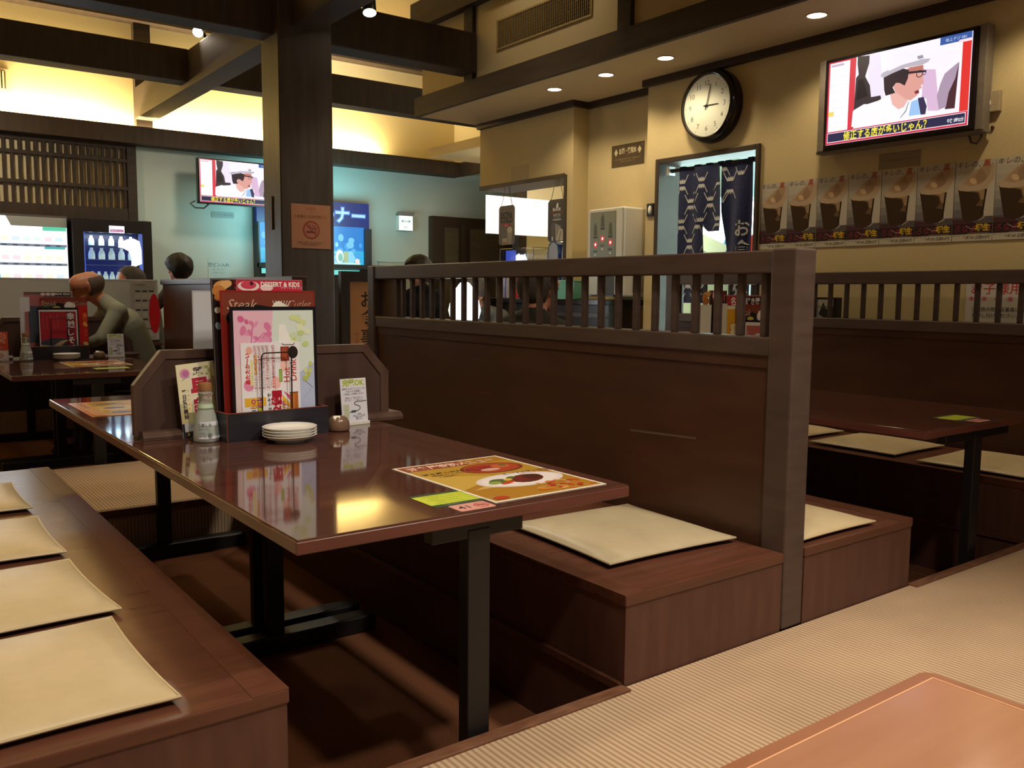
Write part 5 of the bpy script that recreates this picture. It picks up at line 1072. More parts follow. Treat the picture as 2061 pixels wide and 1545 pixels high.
for sx in (-0.58, 0.58): MB().tube([(sx, 0, 0.38), (sx, 0, 0.785)], 0.002, WIRE, 6).build('cord', t)

# ---- ceiling fittings
for k, (yy, lab) in enumerate(((5.12, 'farthest round downlight in the lowered ceiling'), (4.57, 'second farthest round downlight in the lowered ceiling'), (4.02, 'round downlight in the lowered ceiling nearest the clock'), (2.93, 'round downlight in the lowered ceiling above the television'), (1.84, None), (0.75, None))):
    if lab:
        t = thing('downlight', lab, 'ceiling light', (4.18, yy, 2.45), 0, 'recessed downlights')
        MB().lathe([(0.050, 0.0), (0.058, 0.0), (0.058, -0.006), (0.050, -0.004)], SOFFIT, 28, caps=False).build('ring', t); MB().lathe([(0.0, -0.001), (0.050, -0.001)], emit('fff0d4', 14, 'downlight_glow'), 24).build('lens', t)
    else:
        t = thing('downlight', 'round downlight in the lowered ceiling over the front aisle, %s' % ('first beyond the photo' if yy > 1 else 'second beyond the photo'), 'ceiling light', (4.18, yy, 2.45), 0, 'recessed downlights')
        MB().lathe([(0.0, -0.001), (0.050, -0.001)], emit('fff0d4', 14, 'downlight_glow'), 24).build('lens', t)
    lamp('downlight_lamp', 'SPOT', (4.18, yy, 2.43), 17, WARM, (4.18, yy, 0), spot_size=2.35, spot_blend=0.55, shadow_soft_size=0.045)
t = thing('air_vent', 'wide slotted air vent on the wall above the lowered ceiling', 'vent', (3.95, 4.985, 2.765), WX); VF = mat('vent_frame', '9c8454', 0.5)
MB().box(-0.53, 0.53, -0.012, 0, 0, 0.012, VF).box(-0.53, 0.53, -0.012, 0, 0.203, 0.215, VF).box(-0.53, -0.518, -0.012, 0, 0.012, 0.203, VF).box(0.518, 0.53, -0.012, 0, 0.012, 0.203, VF).build('frame', t)
g = MB().box(-0.518, 0.518, -0.002, 0.0, 0.012, 0.203, mat('vent_dark', '2e2416', 0.7))
for i in range(52): x = -0.508 + i * 0.0199; g.box(x - 0.003, x + 0.003, -0.010, -0.002, 0.012, 0.203, mat('vent_fin', '7d673f', 0.5))
for i in range(7): z = 0.035 + i * 0.024; g.box(-0.518, 0.518, -0.006, -0.002, z, z + 0.003, mat('vent_fin', '7d673f', 0.5))
g.build('grille', t)
t = thing('air_vent', 'small slotted vent on the cream far wall at the left edge', 'vent', (1.20, 9.8, 2.83)); MB().box(-0.3, 0.10, -0.015, 0, 0, 0.215, mat('vent_cream', 'cdb88c', 0.6)).build('frame', t)
g = MB().box(-0.28, 0.07, -0.018, -0.015, 0.03, 0.19, mat('vent_dark', '2e2416', 0.7))
for i in range(12): g.box(-0.275 + i * 0.029, -0.260 + i * 0.029, -0.022, -0.018, 0.03, 0.19, mat('vent_cream', 'cdb88c', 0.6))
g.build('grille', t)
t = thing('air_vent', 'brown vent on the cream side wall beyond the hanging wall', 'vent', (6.335, 8.55, 2.86), WX); MB().box(-0.5, 0.5, -0.015, 0, 0, 0.24, mat('vent_side', '8f7648', 0.6)).build('frame', t); MB().box(-0.47, 0.47, -0.018, -0.015, 0.03, 0.21, mat('vent_fin', '7d673f', 0.5)).build('grille', t)
SPB = mat('spot_black', '15130f', 0.4)
def spot(label, loc, aim, up, energy, glow=30):
    t = thing('spotlight', label, 'spotlight', loc, 0, 'ceiling spotlights'); d = Vector(aim).normalized(); e = d.to_track_quat('-Z', 'Y').to_euler()
    MB().lathe([(0.042, 0.0), (0.045, 0.0), (0.045, 0.10), (0.03, 0.15), (0.0, 0.152)], SPB, 24).build('housing', t, (0, 0, 0), e, smooth=True, ang=0.6); MB().lathe([(0.0, -0.002), (0.042, -0.002)], emit('fff2d0', glow, 'spot_glow_%g' % glow), 20).build('lens', t, (0, 0, 0), e)
    MB().tube([tuple(-d * 0.12), tuple(up)], 0.012, SPB, 8).build('arm', t)
    if energy: lamp('spotlight_lamp', 'SPOT', Vector(loc) + d * 0.01, energy, WARM2, Vector(loc) + d, spot_size=1.6, spot_blend=0.6, shadow_soft_size=0.04)
spot('bright spotlight shining in front of the thick beam right of the pillar', (2.83, 5.40, 2.80), (-0.12, -0.35, -1), (0.05, 0.1, 1.80), 60, 40)
spot('small spotlight above the beam left of the pillar', (2.40, 7.60, 3.09), (-0.55, -0.75, -0.85), (0.09, 0.02, -0.08), 25, 12)

# ================================================================== FAR WALL: machines, light box, signs
CAB = mat('machine_cabinet', '2a2526', 0.4, 0.5)
# snack and drink machine with a blazing white display
t = thing('vending_machine', 'drink vending machine with a blazing white display at the left edge', 'vending machine', (1.12, 9.05, 0.0), 0, 'vending machines')
MB().box(-0.5, 0.5, 0, 0.70, 0, 1.64, mat('machine_grey', '4c4744', 0.4)).build('cabinet', t, bevel=0.01)
c = Canvas(0.98, 0.62, 0.01, emit('f2f6fb', 1.25)); c.EPS = 0.001; rnd = random.Random(4)
c.poly([(0.0, 0.62), (0.49, 0.62), (0.49, 0.535), (0.04, 0.535)], ink('a8aca6'))
for j, z in enumerate((0.02, 0.185, 0.355)):
    c.rect(-0.49, z, 0.485, z + 0.022, emit('9aa2b4', 0.55))
    for i in range(11): c.rect(-0.475 + 0.087 * i, z + 0.004, -0.435 + 0.087 * i, z + 0.016, emit('6a7488', 0.4))
    for i in range(11):
        x = -0.45 + 0.087 * i; col = rnd.choice(('e8ecf4', 'f0e4ea', 'e2f0f4', 'f4f0e0', 'e8e4f4')); c.rect(x - 0.030, z + 0.030, x + 0.030, z + 0.135, emit(col, 1.15)); c.rect(x - 0.030, z + 0.05, x + 0.030, z + 0.085, emit(rnd.choice(('cfe0ea', 'ecd4da', 'f0e8d0', 'd8eedf')), 1.1))
c.rect(0.29, 0.50, 0.485, 0.535, emit('5fc8a0', 1.0)); c.rect(0.30, 0.335, 0.47, 0.355, emit('58b8b8', 0.9)); c.rect(-0.24, 0.045, -0.06, 0.10, emit('58b8c0', 0.9))
c.stand('display_window', (0, -0.008, 1.0), 0, 0, t)
MB().box(-0.42, 0.42, -0.012, 0, 0.30, 0.48, BLACK).build('dispensing_slot', t); MB().box(0.36, 0.44, -0.014, 0, 0.62, 0.92, STEEL).build('coin_panel', t)
lamp('vending_display_lamp', 'AREA', (1.12, 8.98, 1.3), 7, (0.85, 0.95, 1.0), (1.12, 5.0, 1.0), shape='RECTANGLE', size=0.9, size_y=0.5)
# bottle machine
t = thing('bottle_machine', 'dark vending machine with lit glass bottles on shelves', 'vending machine', (2.00, 9.0, 0.0), 0, 'vending machines'); X0, X1, Z0, Z1 = -0.255, 0.262, 1.02, 1.505
b = MB().box(-0.35, 0.35, 0.26, 0.72, 0, 1.63, CAB).box(-0.35, X0, 0, 0.26, 0, 1.63, CAB).box(X1, 0.35, 0, 0.26, 0, 1.63, CAB).box(X0, X1, 0, 0.26, 0, Z0, CAB).box(X0, X1, 0, 0.26, Z1, 1.63, CAB); b.build('cabinet', t, bevel=0.006)
MB().box(X0, X1, 0.255, 0.259, Z0, Z1, emit('2c3890', 0.28)).build('back_light', t)
MB().box(X0, X0 + 0.006, 0.01, 0.25, Z0, Z1, emit('5a78e8', 0.9)).box(X1 - 0.03, X1, 0.01, 0.03, Z0, Z1, emit('6a80d8', 0.6)).build('side_tube', t)
for z in (1.385, 1.255, 1.205, 1.055): MB().box(X0 + 0.01, X1 - 0.01, 0.03, 0.20, z - 0.006, z, mat('wire_shelf', '8a98b8', 0.3, metal=0.5)).build('shelf', t)
c = Canvas(0.135, 0.066, 0.006, emit('f4eef4', 1.1)); c.EPS = 0.001; c.rect(-0.058, 0.010, 0.058, 0.032, emit('b84a8a', 0.8)); c.text('銘水 ステーション', 0, 0.021, 0.015, emit('f4e0ee', 1.1), bold=0.03, fit=0.10); c.text('24h', -0.045, 0.05, 0.012, emit('9a90a8', 0.8)); c.stand('sign_plate', (0.032, -0.004, 1.505), 0, 0, t)
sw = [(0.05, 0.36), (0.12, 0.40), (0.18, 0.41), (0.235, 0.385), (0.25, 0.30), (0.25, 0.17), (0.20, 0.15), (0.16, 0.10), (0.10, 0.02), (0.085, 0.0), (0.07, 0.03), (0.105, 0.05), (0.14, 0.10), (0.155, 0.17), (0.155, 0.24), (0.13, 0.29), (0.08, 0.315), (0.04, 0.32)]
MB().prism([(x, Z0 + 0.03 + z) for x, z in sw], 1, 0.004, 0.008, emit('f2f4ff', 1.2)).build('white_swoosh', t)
MB().box(-0.30, 0.30, -0.012, 0.0, 0.28, 0.42, BLACK).build('dispensing_slot', t)
BT = mat('milk_glass_glowing', 'cfe6ea', 0.2, 0.5); BT.node_tree.nodes['Principled BSDF'].inputs['Emission Color'].default_value = srgb('bfe4ec'); BT.node_tree.nodes['Principled BSDF'].inputs['Emission Strength'].default_value = 0.35  # bottles emit faintly: the machine's light is put into the glass
lamp('bottle_machine_lamp', 'AREA', (2.0, 9.06, 1.49), 2.2, (0.7, 0.85, 1.0), (2.0, 9.15, 1.0), shape='RECTANGLE', size=0.45, size_y=0.08)
b0 = None
for row, z, n, sc_ in (('top', 1.385, 5, 0.85), ('middle', 1.255, 5, 1.0), ('bottom', 1.055, 8, 0.8)):
    for i in range(n):
        x = -0.175 + (0.088 if n == 5 else 0.058) * i
        lab = 'small pale bottle on the %s shelf of the bottle machine, number %d from the left' % (row, i + 1)
        if b0 is None:
            b0 = MB().lathe([(0.0, 0), (0.027, 0), (0.030, 0.006), (0.030, 0.05), (0.024, 0.075), (0.014, 0.09), (0.015, 0.108), (0.0, 0.11)], BT, 16).build('milk_bottle', None, smooth=True, ang=0.8); tag(b0, lab, 'bottle', 'bottles in the bottle machine'); o = b0
        else:
            o = b0.copy(); COL.objects.link(o); o['label'] = lab
        o.location = (2.00 + x, 9.10, z + 0.0003); o.scale = (sc_, sc_, sc_)
# blue light box machine
t = thing('light_box', 'tall games machine with a blue illuminated sign and cloud panel behind the pillar', 'machine', (4.34, 9.62, 0.0))
MB().box(-0.695, 0.695, 0.05, 0.17, 0, 2.02, CAB).build('cabinet', t, bevel=0.006)
c = Canvas(1.39, 0.30, 0.05, emit('2a3fa8', 0.42)); c.EPS = 0.001
tx = 0.245
for ch, x in zip('コーナー', (-0.06, 0.15, 0.345, 0.555)): c.text(ch, x, 0.15, 0.20, emit('3f78e0', 0.8), bold=0.09)
for ch, x in zip('コーナー', (-0.06, 0.15, 0.345, 0.555)): c.text(ch, x, 0.15, 0.20, emit('a8d8f4', 1.1), bold=0.035)
c.stand('sign_panel', (0, 0.045, 1.72), 0, 0, t)
c = Canvas(1.31, 0.45, 0.03, emit('2a86dc', 0.85)); c.EPS = 0.001; rnd = random.Random(9)
c.rect(-0.655, 0.0, 0.655, 0.17, emit('38b4e4', 0.9)); 
for k in range(46):
    x = -0.62 + 1.24 * rnd.random(); y = 0.03 + 0.36 * rnd.random(); s_ = 0.02 + 0.03 * rnd.random(); c.ell(x, y, s_, s_ * (0.8 + 0.6 * rnd.random()), emit(rnd.choice(('5cb4ec', '78c8f2', '46a4e6', '8ed6f4')), 0.95), 14)
c.ell(0.33, 0.10, 0.05, 0.08, emit('dff2f0', 1.1), 18); c.ell(0.34, 0.09, 0.03, 0.05, emit('8ac8b8', 0.9), 14); c.rect(0.38, 0.03, 0.44, 0.16, emit('bcd09a', 0.8)); c.rect(0.26, 0.0, 0.6, 0.03, emit('bfeee6', 1.0)); c.ell(0.56, 0.05, 0.03, 0.03, emit('f2dcd0', 1.0), 14)
c.stand('cloud_panel', (-0.03, 0.035, 1.285), 0, 0, t)
MB().box(0.615, 0.70, -0.01, 0.05, 1.28, 1.72, CAB).box(-0.70, -0.682, -0.01, 0.05, 1.0, 1.74, CAB).build('panel_frame', t)
MB().box(-0.70, 0.98, -0.20, 0.05, 1.235, 1.285, CAB).build('shelf', t, bevel=0.004)
MB().box(-0.65, 0.55, 0.02, 0.05, 1.17, 1.225, emit('7ce4dc', 0.9)).build('glow_strip', t)
lamp('light_box_wall_fill', 'AREA', (4.2, 9.15, 1.65), 17, (0.30, 0.85, 1.0), (4.2, 9.80, 1.95), shape='RECTANGLE', size=1.3, size_y=0.5)  # added unseen lamp facing the wall, gives it the cyan tint
# exit sign, notices
t = thing('exit_sign', 'small illuminated white exit sign with a green double arrow on the pale wall', 'exit sign', (5.58, 9.8, 1.735)); MB().box(-0.10, 0.10, -0.07, 0, 0, 0.185, WHITE).build('box', t, bevel=0.004); MB().prism([(-0.11, 0.19), (0.11, 0.19), (0.13, 0.23), (-0.09, 0.23)], 1, -0.07, 0.0, mat('sign_hood', '8a847c', 0.5)).build('hood', t)
c = Canvas(0.19, 0.175, 0.002, emit('e8fff6', 1.5)); c.EPS = 0.0008; gr = emit('2f8f6a', 0.5); c.line([(-0.055, 0.11), (0.055, 0.11)], 0.008, gr)
for sx in (-1, 1): c.line([(sx * 0.035, 0.128), (sx * 0.06, 0.11), (sx * 0.035, 0.092)], 0.008, gr)
c.text('出口', 0, 0.04, 0.03, gr, bold=0.03); c.stand('sign_face', (0, -0.074, 0.005), 0, 0, t)
for nm, lab, w, h, loc, rows in (('notice', 'grey paper strip on the pale wall below the small television', 0.25, 0.07, (3.31, 9.797, 1.765), (('チャンネル操作禁止', 0.035, 0.03, '7f837c'),)), ('notice', 'white bottle return notice on the pale wall left of the pillar', 0.235, 0.24, (3.255, 9.797, 1.07), (('空ビン入れ', 0.185, 0.048, '4a5a5c'), ('空ビンはこちらへ', 0.135, 0.018, '7a8684'), ('お入れください', 0.10, 0.018, '7a8684')))):
    c = Canvas(w, h, 0.001, ink('9aa59c' if rows[0][0][0] == 'チ' else 'b8cac2')); c.EPS = 0.0008
    for s_, y, sz, col in rows: c.text(s_, 0, y, sz, ink(col), bold=0.01)
    o = c.stand(nm, loc); tag(o, lab, 'notice')
t = thing('knob_board', 'white wall panel with two dark red knobs right of the blue sign', 'panel', (5.50, 9.8, 1.10)); MB().box(-0.28, 0.28, -0.02, 0, 0, 0.24, mat('panel_cream', 'b4b8aa', 0.5)).box(-0.285, 0.285, -0.03, 0, 0.24, 0.252, mat('panel_cream', 'b4b8aa', 0.5)).build('board', t, bevel=0.003)
for x in (-0.02, 0.16): MB().lathe([(0.075, 0), (0.075, 0.03), (0.06, 0.045), (0, 0.05)], mat('dark_red', '7a2c36', 0.5), 24).build('knob', t, (x, -0.02, 0.115), (PI / 2, 0, 0), smooth=True)
# pillar notice and stick
def nosmoke(w=0.285, h=0.295):
    c = Canvas(w, h, 0.001, ink('a5704e', 0.6)); c.EPS = 0.0006; r_ = ink('8a3c2a', 0.6); d = ink('6a4028', 0.6)
    c.text('食事処', 0, h * 0.90, 0.024, ink('954a38', 0.6)); c.text('CAFE', 0, h * 0.83, 0.012, ink('954a38', 0.6)); c.text('お食事処は全席禁煙です。', 0, h * 0.72, 0.025, d, fit=0.24); c.ell(0, h * 0.42, 0.060, 0.060, ink('a8644e', 0.6), 32); c.ring(0, h * 0.42, 0.050, 0.062, r_)
    c.line([(-0.04, h * 0.42 + 0.04), (0.04, h * 0.42 - 0.04)], 0.010, r_); c.rect(-0.036, h * 0.42 - 0.020, 0.012, h * 0.42 - 0.008, ink('5a2416', 0.6)); c.rect(0.018, h * 0.42 - 0.020, 0.036, h * 0.42 - 0.008, ink('7a3a2a', 0.6)); c.line([(-0.014, h * 0.42 + 0.036), (-0.012, h * 0.42 + 0.024), (0.01, h * 0.42 + 0.008), (0.03, h * 0.42 + 0.006), (0.036, h * 0.42 - 0.002)], 0.005, ink('6a2c1c', 0.6)); c.line([(0.008, h * 0.42 + 0.032), (0.02, h * 0.42 + 0.026), (0.024, h * 0.42 + 0.018), (0.038, h * 0.42 + 0.014)], 0.005, ink('6a2c1c', 0.6))
    c.text('お客様のご理解とご協力をお願い致します', 0, h * 0.135, 0.015, d, fit=0.20); c.text('喫煙は喫煙所にて', 0, h * 0.085, 0.013, d, fit=0.13); return c
o = nosmoke().stand('no_smoking_notice', (2.521, 5.678, 1.262)); tag(o, 'orange brown no smoking notice on the dark pillar', 'notice')
t = thing('wooden_stick', 'pale wooden stick fixed upright on the left side of the pillar', 'stick', (2.308, 5.83, 1.385)); MB().prism(rr(-0.011, 0.011, 0, 0.225, 0.008, 4), 0, -0.008, 0, mat('pale_stick', '6e5e44', 0.6)).build('stick', t)
# standing sign between pillar and partition
t = thing('standing_sign', 'orange standing sign with brush characters between the pillar and the partition', 'sign', (2.632, 5.085, 0.0)); FR = noisy('sign_frame', '2e2520', '3a2f28', (20, 20, 4), 0.5)
MB().box(-0.19, -0.13, -0.02, 0.02, 0, 1.10, FR).box(0.13, 0.19, -0.02, 0.02, 0, 1.10, FR).box(-0.13, 0.13, -0.02, 0.02, 1.035, 1.10, FR).box(-0.13, 0.13, -0.02, 0.02, 0.06, 0.12, FR).build('frame', t)
MB().box(-0.19, -0.13, -0.15, 0.15, 0, 0.03, FR).build('foot', t); MB().box(0.13, 0.19, -0.15, 0.15, 0, 0.03, FR).build('foot', t)
c = Canvas(0.26, 0.92, 0.006, ink('c48a58', 0.6)); c.EPS = 0.0006; k_ = ink('3a2a14', 0.6); c.text('お食事処', 0.005, 0.865, 0.112, k_, vert=True, bold=0.015, step=1.06); c.text('営業時間', -0.075, 0.60, 0.036, ink('a5683e', 0.6), vert=True, step=1.1); c.text('午前十一時', -0.09, 0.445, 0.026, ink('9a5c34', 0.6), vert=True, step=1.1); c.text('閉店', -0.055, 0.445, 0.03, ink('9a5c34', 0.6), vert=True, step=1.1)
c.stand('sign_paper', (0, -0.0, 0.118), 0, 0, t)
# white notice screen at the end of the far booth
t = thing('notice_screen', 'white notice board screen behind the grey shirted diner', 'screen', (1.26, 7.955, 0.0)); WB = mat('white_laminate', 'b9bcb4', 0.14, 0.5)
MB().box(-0.85, 0.85, 0, 0.02, 0.545, 1.055, WB).build('board', t); MB().box(-0.85, 0.85, -0.004, 0.024, 1.05, 1.06, WHITE).build('top_edge', t); MB().box(-0.85, 0.85, -0.005, 0.025, 0.0, 0.545, FR).build('lower_panel', t); MB().box(0.55, 0.85, -0.10, -0.005, 0.50, 0.522, NOSING).build('ledge', t)
def leaf(label, x, z, c): o = c.stand('leaflet', (x, 7.9525, z), 0); tag(o, label, 'leaflet', 'leaflets on the white screen')
c = Canvas(0.20, 0.49, 0.001, lam('a9a79e')); c.EPS = 0.0006
for j in range(5):
    for i in range(3): c.rect(-0.06 + 0.055 * i, 0.40 - 0.08 * j, -0.02 + 0.055 * i, 0.412 - 0.08 * j, lam('3a3836'))
    for i in range(3): c.rect(-0.065 + 0.055 * i, 0.345 - 0.08 * j, -0.018 + 0.055 * i, 0.39 - 0.08 * j, lam('b8b4aa'))
c.text('ご利用案内', -0.03, 0.46, 0.022, lam('6a6860')); leaf('white price list leaflet near the plain board partition', 1.985, 0.555, c)
c = Canvas(0.085, 0.17, 0.001, lam('3f6a58')); c.EPS = 0.0006; c.rect(-0.042, 0.15, 0.042, 0.17, lam('4f7a66')); leaf('green leaflet on the white screen beside the bald head', 1.463, 0.865, c)
c = Canvas(0.12, 0.24, 0.001, lam('5c8a4e')); c.EPS = 0.0006; leaf('green leaflet at the left edge of the white screen', 0.82, 0.81, c)
c = Canvas(0.15, 0.20, 0.001, lam('c2c2b8')); c.EPS = 0.0006; c.ell(0, 0.07, 0.05, 0.04, lam('8a4a44'), 16); c.text('ソフト', 0, 0.15, 0.03, lam('6a706a')); leaf('pale leaflet with a red bowl at the left edge of the white screen', 0.84, 0.565, c)
c = Canvas(0.09, 0.34, 0.003, lam('c4262e'), face=False); c.prism([(0.045 * math.cos(a), 0.17 + 0.17 * math.sin(a)) for a in (2 * PI * i / 24 for i in range(24))], 2, -0.003, 0, lam('c4262e')); o = c.stand('paper_fan', (2.075, 7.949, 0.60), 0); tag(o, 'red oval paper fan at the right end of the white screen', 'fan')
# lantern on the far right booth table
t = thing('table_lantern', 'glowing white lantern with a yellow base seen through the slats', 'lantern', (3.60, 5.42, TT)); LG = emit('f4fbff', 3.0)
MB().lathe([(0.07, 0), (0.07, 0.015), (0.02, 0.03), (0.018, 0.19), (0.05, 0.20), (0.0, 0.20)], IRON, 24).build('stand', t, smooth=True, ang=0.6); MB().lathe([(0.05, 0.20), (0.052, 0.245), (0.0, 0.246)], emit('e8d430', 1.3), 20).build('yellow_base', t)
MB().lathe([(0.06, 0.246), (0.105, 0.27), (0.120, 0.33), (0.105, 0.40), (0.08, 0.47), (0.035, 0.53), (0.0, 0.545)], LG, 28).build('shade', t, smooth=True)
lamp('lantern_lamp', 'POINT', (3.45, 5.30, 0.9), 5, (0.85, 0.97, 1.0), shadow_soft_size=0.1)

# ================================================================== PEOPLE
SKIN = noisy('skin', 'b5795a', 'bd8262', (30, 30, 30), 0.5, 0.4); HAIRD = noisy('dark_hair', '17120f', '221a15', (90, 90, 90), 0.55, 0.4); HAIRG = noisy('grey_hair', '3a3530', '544d45', (140, 140, 140), 0.7, 0.3)
def person(name, label, P, cloth, trousers, hair, hair_kind, collar=None):
    """one continuous body from joints: hip, chest, neck, head (centre), face (unit), side (unit to the left hand), elbows, hands, knees, feet"""
    b = MB(); seg = []
    V = Vector
    def capsule(a, d, ra, rb, reg, n=14):
        a, d = V(a), V(d); L = (d - a).length; ax = (d - a).normalized() if L > 1e-6 else V((0, 0, 1)); up = V((0, 0, 1)) if abs(ax.z) < 0.9 else V((1, 0, 0)); x = ax.cross(up).normalized(); y = x.cross(ax).normalized()
        rings = []
        for k in range(5): t_ = -PI / 2 + PI / 2 * k / 4; rings.append((a + ax * ra * math.sin(t_), ra * max(math.cos(t_), 1e-3)))
        for k in range(5): t_ = PI / 2 * k / 4; rings.append((d + ax * rb * math.sin(t_), rb * max(math.cos(t_), 1e-3)))
        vs = [c + (x * math.cos(2 * PI * j / n) + y * math.sin(2 * PI * j / n)) * r for c, r in rings for j in range(n)]; m = len(rings)
        fs = [(i * n + j, i * n + (j + 1) % n, (i + 1) * n + (j + 1) % n, (i + 1) * n + j) for i in range(m - 1) for j in range(n)] + [tuple(reversed(range(n))), tuple(range((m - 1) * n, m * n))]
        b.add(vs, fs, SKIN); seg.append((a, d, max(ra, rb), reg))
    hip, chest, neck, head, f, s = V(P['hip']), V(P['chest']), V(P['neck']), V(P['head']), V(P['face']).normalized(), V(P['side']).normalized()
    u = s.cross(f).normalized() * -1
    if u.z < 0: u = -u
    capsule(hip - s * 0.085, hip + s * 0.085, 0.115, 0.115, 1); capsule(hip, chest, 0.135, 0.145, 0); capsule(hip - s * 0.06, chest - s * 0.09, 0.11, 0.12, 0); capsule(hip + s * 0.06, chest + s * 0.09, 0.11, 0.12, 0)
    shl, shr = chest + (neck - chest) * 0.62 + s * 0.165, chest + (neck - chest) * 0.62 - s * 0.165
    capsule(chest - s * 0.08, chest + s * 0.08, 0.125, 0.125, 0); capsule(shr, shl, 0.068, 0.068, 0); capsule(shr, neck, 0.065, 0.055, 0); capsule(shl, neck, 0.065, 0.055, 0)
    capsule(neck - (neck - chest).normalized() * 0.02, head - f * 0.02 - u * 0.05, 0.058, 0.053, 2)
    # head: cranium, jaw, brow, nose, lips, ears
    capsule(head - f * 0.035 + u * 0.025, head + f * 0.03 + u * 0.03, 0.080, 0.074, 2); capsule(head - f * 0.02 - u * 0.01, head + f * 0.035 - u * 0.055, 0.066, 0.046, 2); capsule(head + f * 0.045 - u * 0.075, head + f * 0.062 - u * 0.088, 0.030, 0.024, 2)
    capsule(head + f * 0.086 + u * 0.012, head + f * 0.106 - u * 0.028, 0.010, 0.0145, 2); capsule(head + f * 0.082 - s * 0.03 + u * 0.024, head + f * 0.082 + s * 0.03 + u * 0.024, 0.014, 0.014, 2); capsule(head + f * 0.082 - s * 0.015 - u * 0.058, head + f * 0.082 + s * 0.015 - u * 0.058, 0.011, 0.011, 2)
    for k in (-1, 1): capsule(head + s * k * 0.076 - f * 0.010 + u * 0.018, head + s * k * 0.071 - f * 0.0 - u * 0.030, 0.015, 0.009, 2); capsule(head + s * k * 0.080 - f * 0.016 + u * 0.02, head + s * k * 0.076 - f * 0.018 - u * 0.01, 0.010, 0.010, 2)
    for k, sh in ((1, shl), (-1, shr)):
        el, ha = V(P['elbow_l' if k > 0 else 'elbow_r']), V(P['hand_l' if k > 0 else 'hand_r'])
        capsule(sh, el, 0.062, 0.047, 0); capsule(el, ha, 0.046, 0.031, P.get('sleeve', 0)); d = (ha - el).normalized(); w = d.cross(V((0, 0, 1))).normalized()
        capsule(ha, ha + d * 0.055, 0.030, 0.032, 2)
        for q, (o_, L) in enumerate(((-0.026, 0.062), (-0.009, 0.074), (0.009, 0.070), (0.026, 0.054))): m_ = ha + d * 0.075 + w * o_; capsule(m_, m_ + d * L * 0.5 - V((0, 0, 0.006)), 0.0085, 0.008, 2, 8); capsule(m_ + d * L * 0.5 - V((0, 0, 0.006)), m_ + d * L * 0.9 - V((0, 0, 0.026)), 0.008, 0.007, 2, 8)
        th = ha + d * 0.02 - w * 0.028 * k; capsule(th, th + d * 0.035 - w * 0.028 * k, 0.011, 0.009, 2, 8); capsule(th + d * 0.035 - w * 0.028 * k, th + d * 0.062 - w * 0.03 * k, 0.009, 0.008, 2, 8)
        kn, ft = V(P['knee_l' if k > 0 else 'knee_r']), V(P['foot_l' if k > 0 else 'foot_r']); hp = hip + s * k * 0.085
        capsule(hp, kn, 0.088, 0.062, 1); capsule(kn, ft, 0.060, 0.040, 1); capsule(ft - V((0, 0, 0.02)), ft + V((f.x, f.y, 0)).normalized() * 0.15 - V((0, 0, 0.035)), 0.038, 0.030, 3)
    tmp = b.build('tmp', None); r = tmp.modifiers.new('r', 'REMESH'); r.mode = 'VOXEL'; r.voxel_size = 0.0085; sm = tmp.modifiers.new('s', 'SMOOTH'); sm.factor = 0.5; sm.iterations = 5
    me = bpy.data.meshes.new_from_object(tmp.evaluated_get(bpy.context.evaluated_depsgraph_get())); bpy.data.objects.remove(tmp)
    me.materials.clear()
    for m in (cloth, trousers, SKIN, mat('dark_sock', '1c1a1c', 0.8)): me.materials.append(m)
    def near(p):
        best, reg = 9, 0
        for a, d, rad, rg in seg:
            ab = d - a; L2 = ab.length_squared; t_ = 0 if L2 < 1e-9 else max(0, min(1, (p - a).dot(ab) / L2)); q = (p - a - ab * t_).length - rad
            if q < best: best, reg = q, rg
        return reg
    me.polygons.foreach_set('material_index', [near(p.center) for p in me.polygons]); me.polygons.foreach_set('use_smooth', [True] * len(me.polygons))
    o = bpy.data.objects.new('person', me); COL.objects.link(o); tag(o, label, 'person')
    # hair: a shell over the skull, cut by kind
    rj = random.Random(2); h = MB(); n, k_ = 28, 16; vs = []; C0 = head - f * 0.008 + u * 0.026
    for i in range(k_ + 1):
        t_ = PI * i / k_
        for j in range(n):
            a = 2 * PI * j / n; d = u * math.cos(t_) + (f * math.cos(a) + s * math.sin(a)) * math.sin(t_); rx = {'fringe': 0.097, 'short': 0.104, 'full': 0.118}[hair_kind]
            p = C0 + Vector((f * d.dot(f) * (rx + 0.012) + s * d.dot(s) * (rx - 0.017) + u * d.dot(u) * (rx - 0.004))); vs.append(p)
    def keep(p):
        q = p - head; F, U = q.dot(f), q.dot(u)
        if hair_kind == 'full': return U > -0.02 + max(0, F) * 0.9 or (F < -0.015 and U > -0.085)
        if hair_kind == 'short': return (U > 0.005 + max(0, F) * 1.1) or (F < -0.03 and U > -0.06)
        return F < 0.0 and -0.065 < U < 0.055          # a fringe at the back and sides, bald on top
    fs = [(i * n + j, i * n + (j + 1) % n, (i + 1) * n + (j + 1) % n, (i + 1) * n + j) for i in range(k_) for j in range(n)]
    vs = [v + (v - C0).normalized() * rj.uniform(-0.007, 0.009) * (1.0 if hair_kind == 'full' else 0.3) for v in vs]
    fs = [q for q in fs if keep(sum((vs[i] for i in q), Vector()) / 4)]
    h.add(vs, fs, hair); ho = h.build('hair', o, smooth=True, ang=3); sd = ho.modifiers.new('t', 'SOLIDIFY'); sd.thickness = 0.014; sd.offset = -1; sb = ho.modifiers.new('s', 'SUBSURF'); sb.levels = 1; sb.render_levels = 1
    for k in (-1, 1): MB().ball(tuple(head + f * 0.086 + s * k * 0.031 + u * 0.006), (0.010, 0.010, 0.008), mat('eye', '1a1614', 0.2), 10, 8).build('eye', o, smooth=True)
    return o
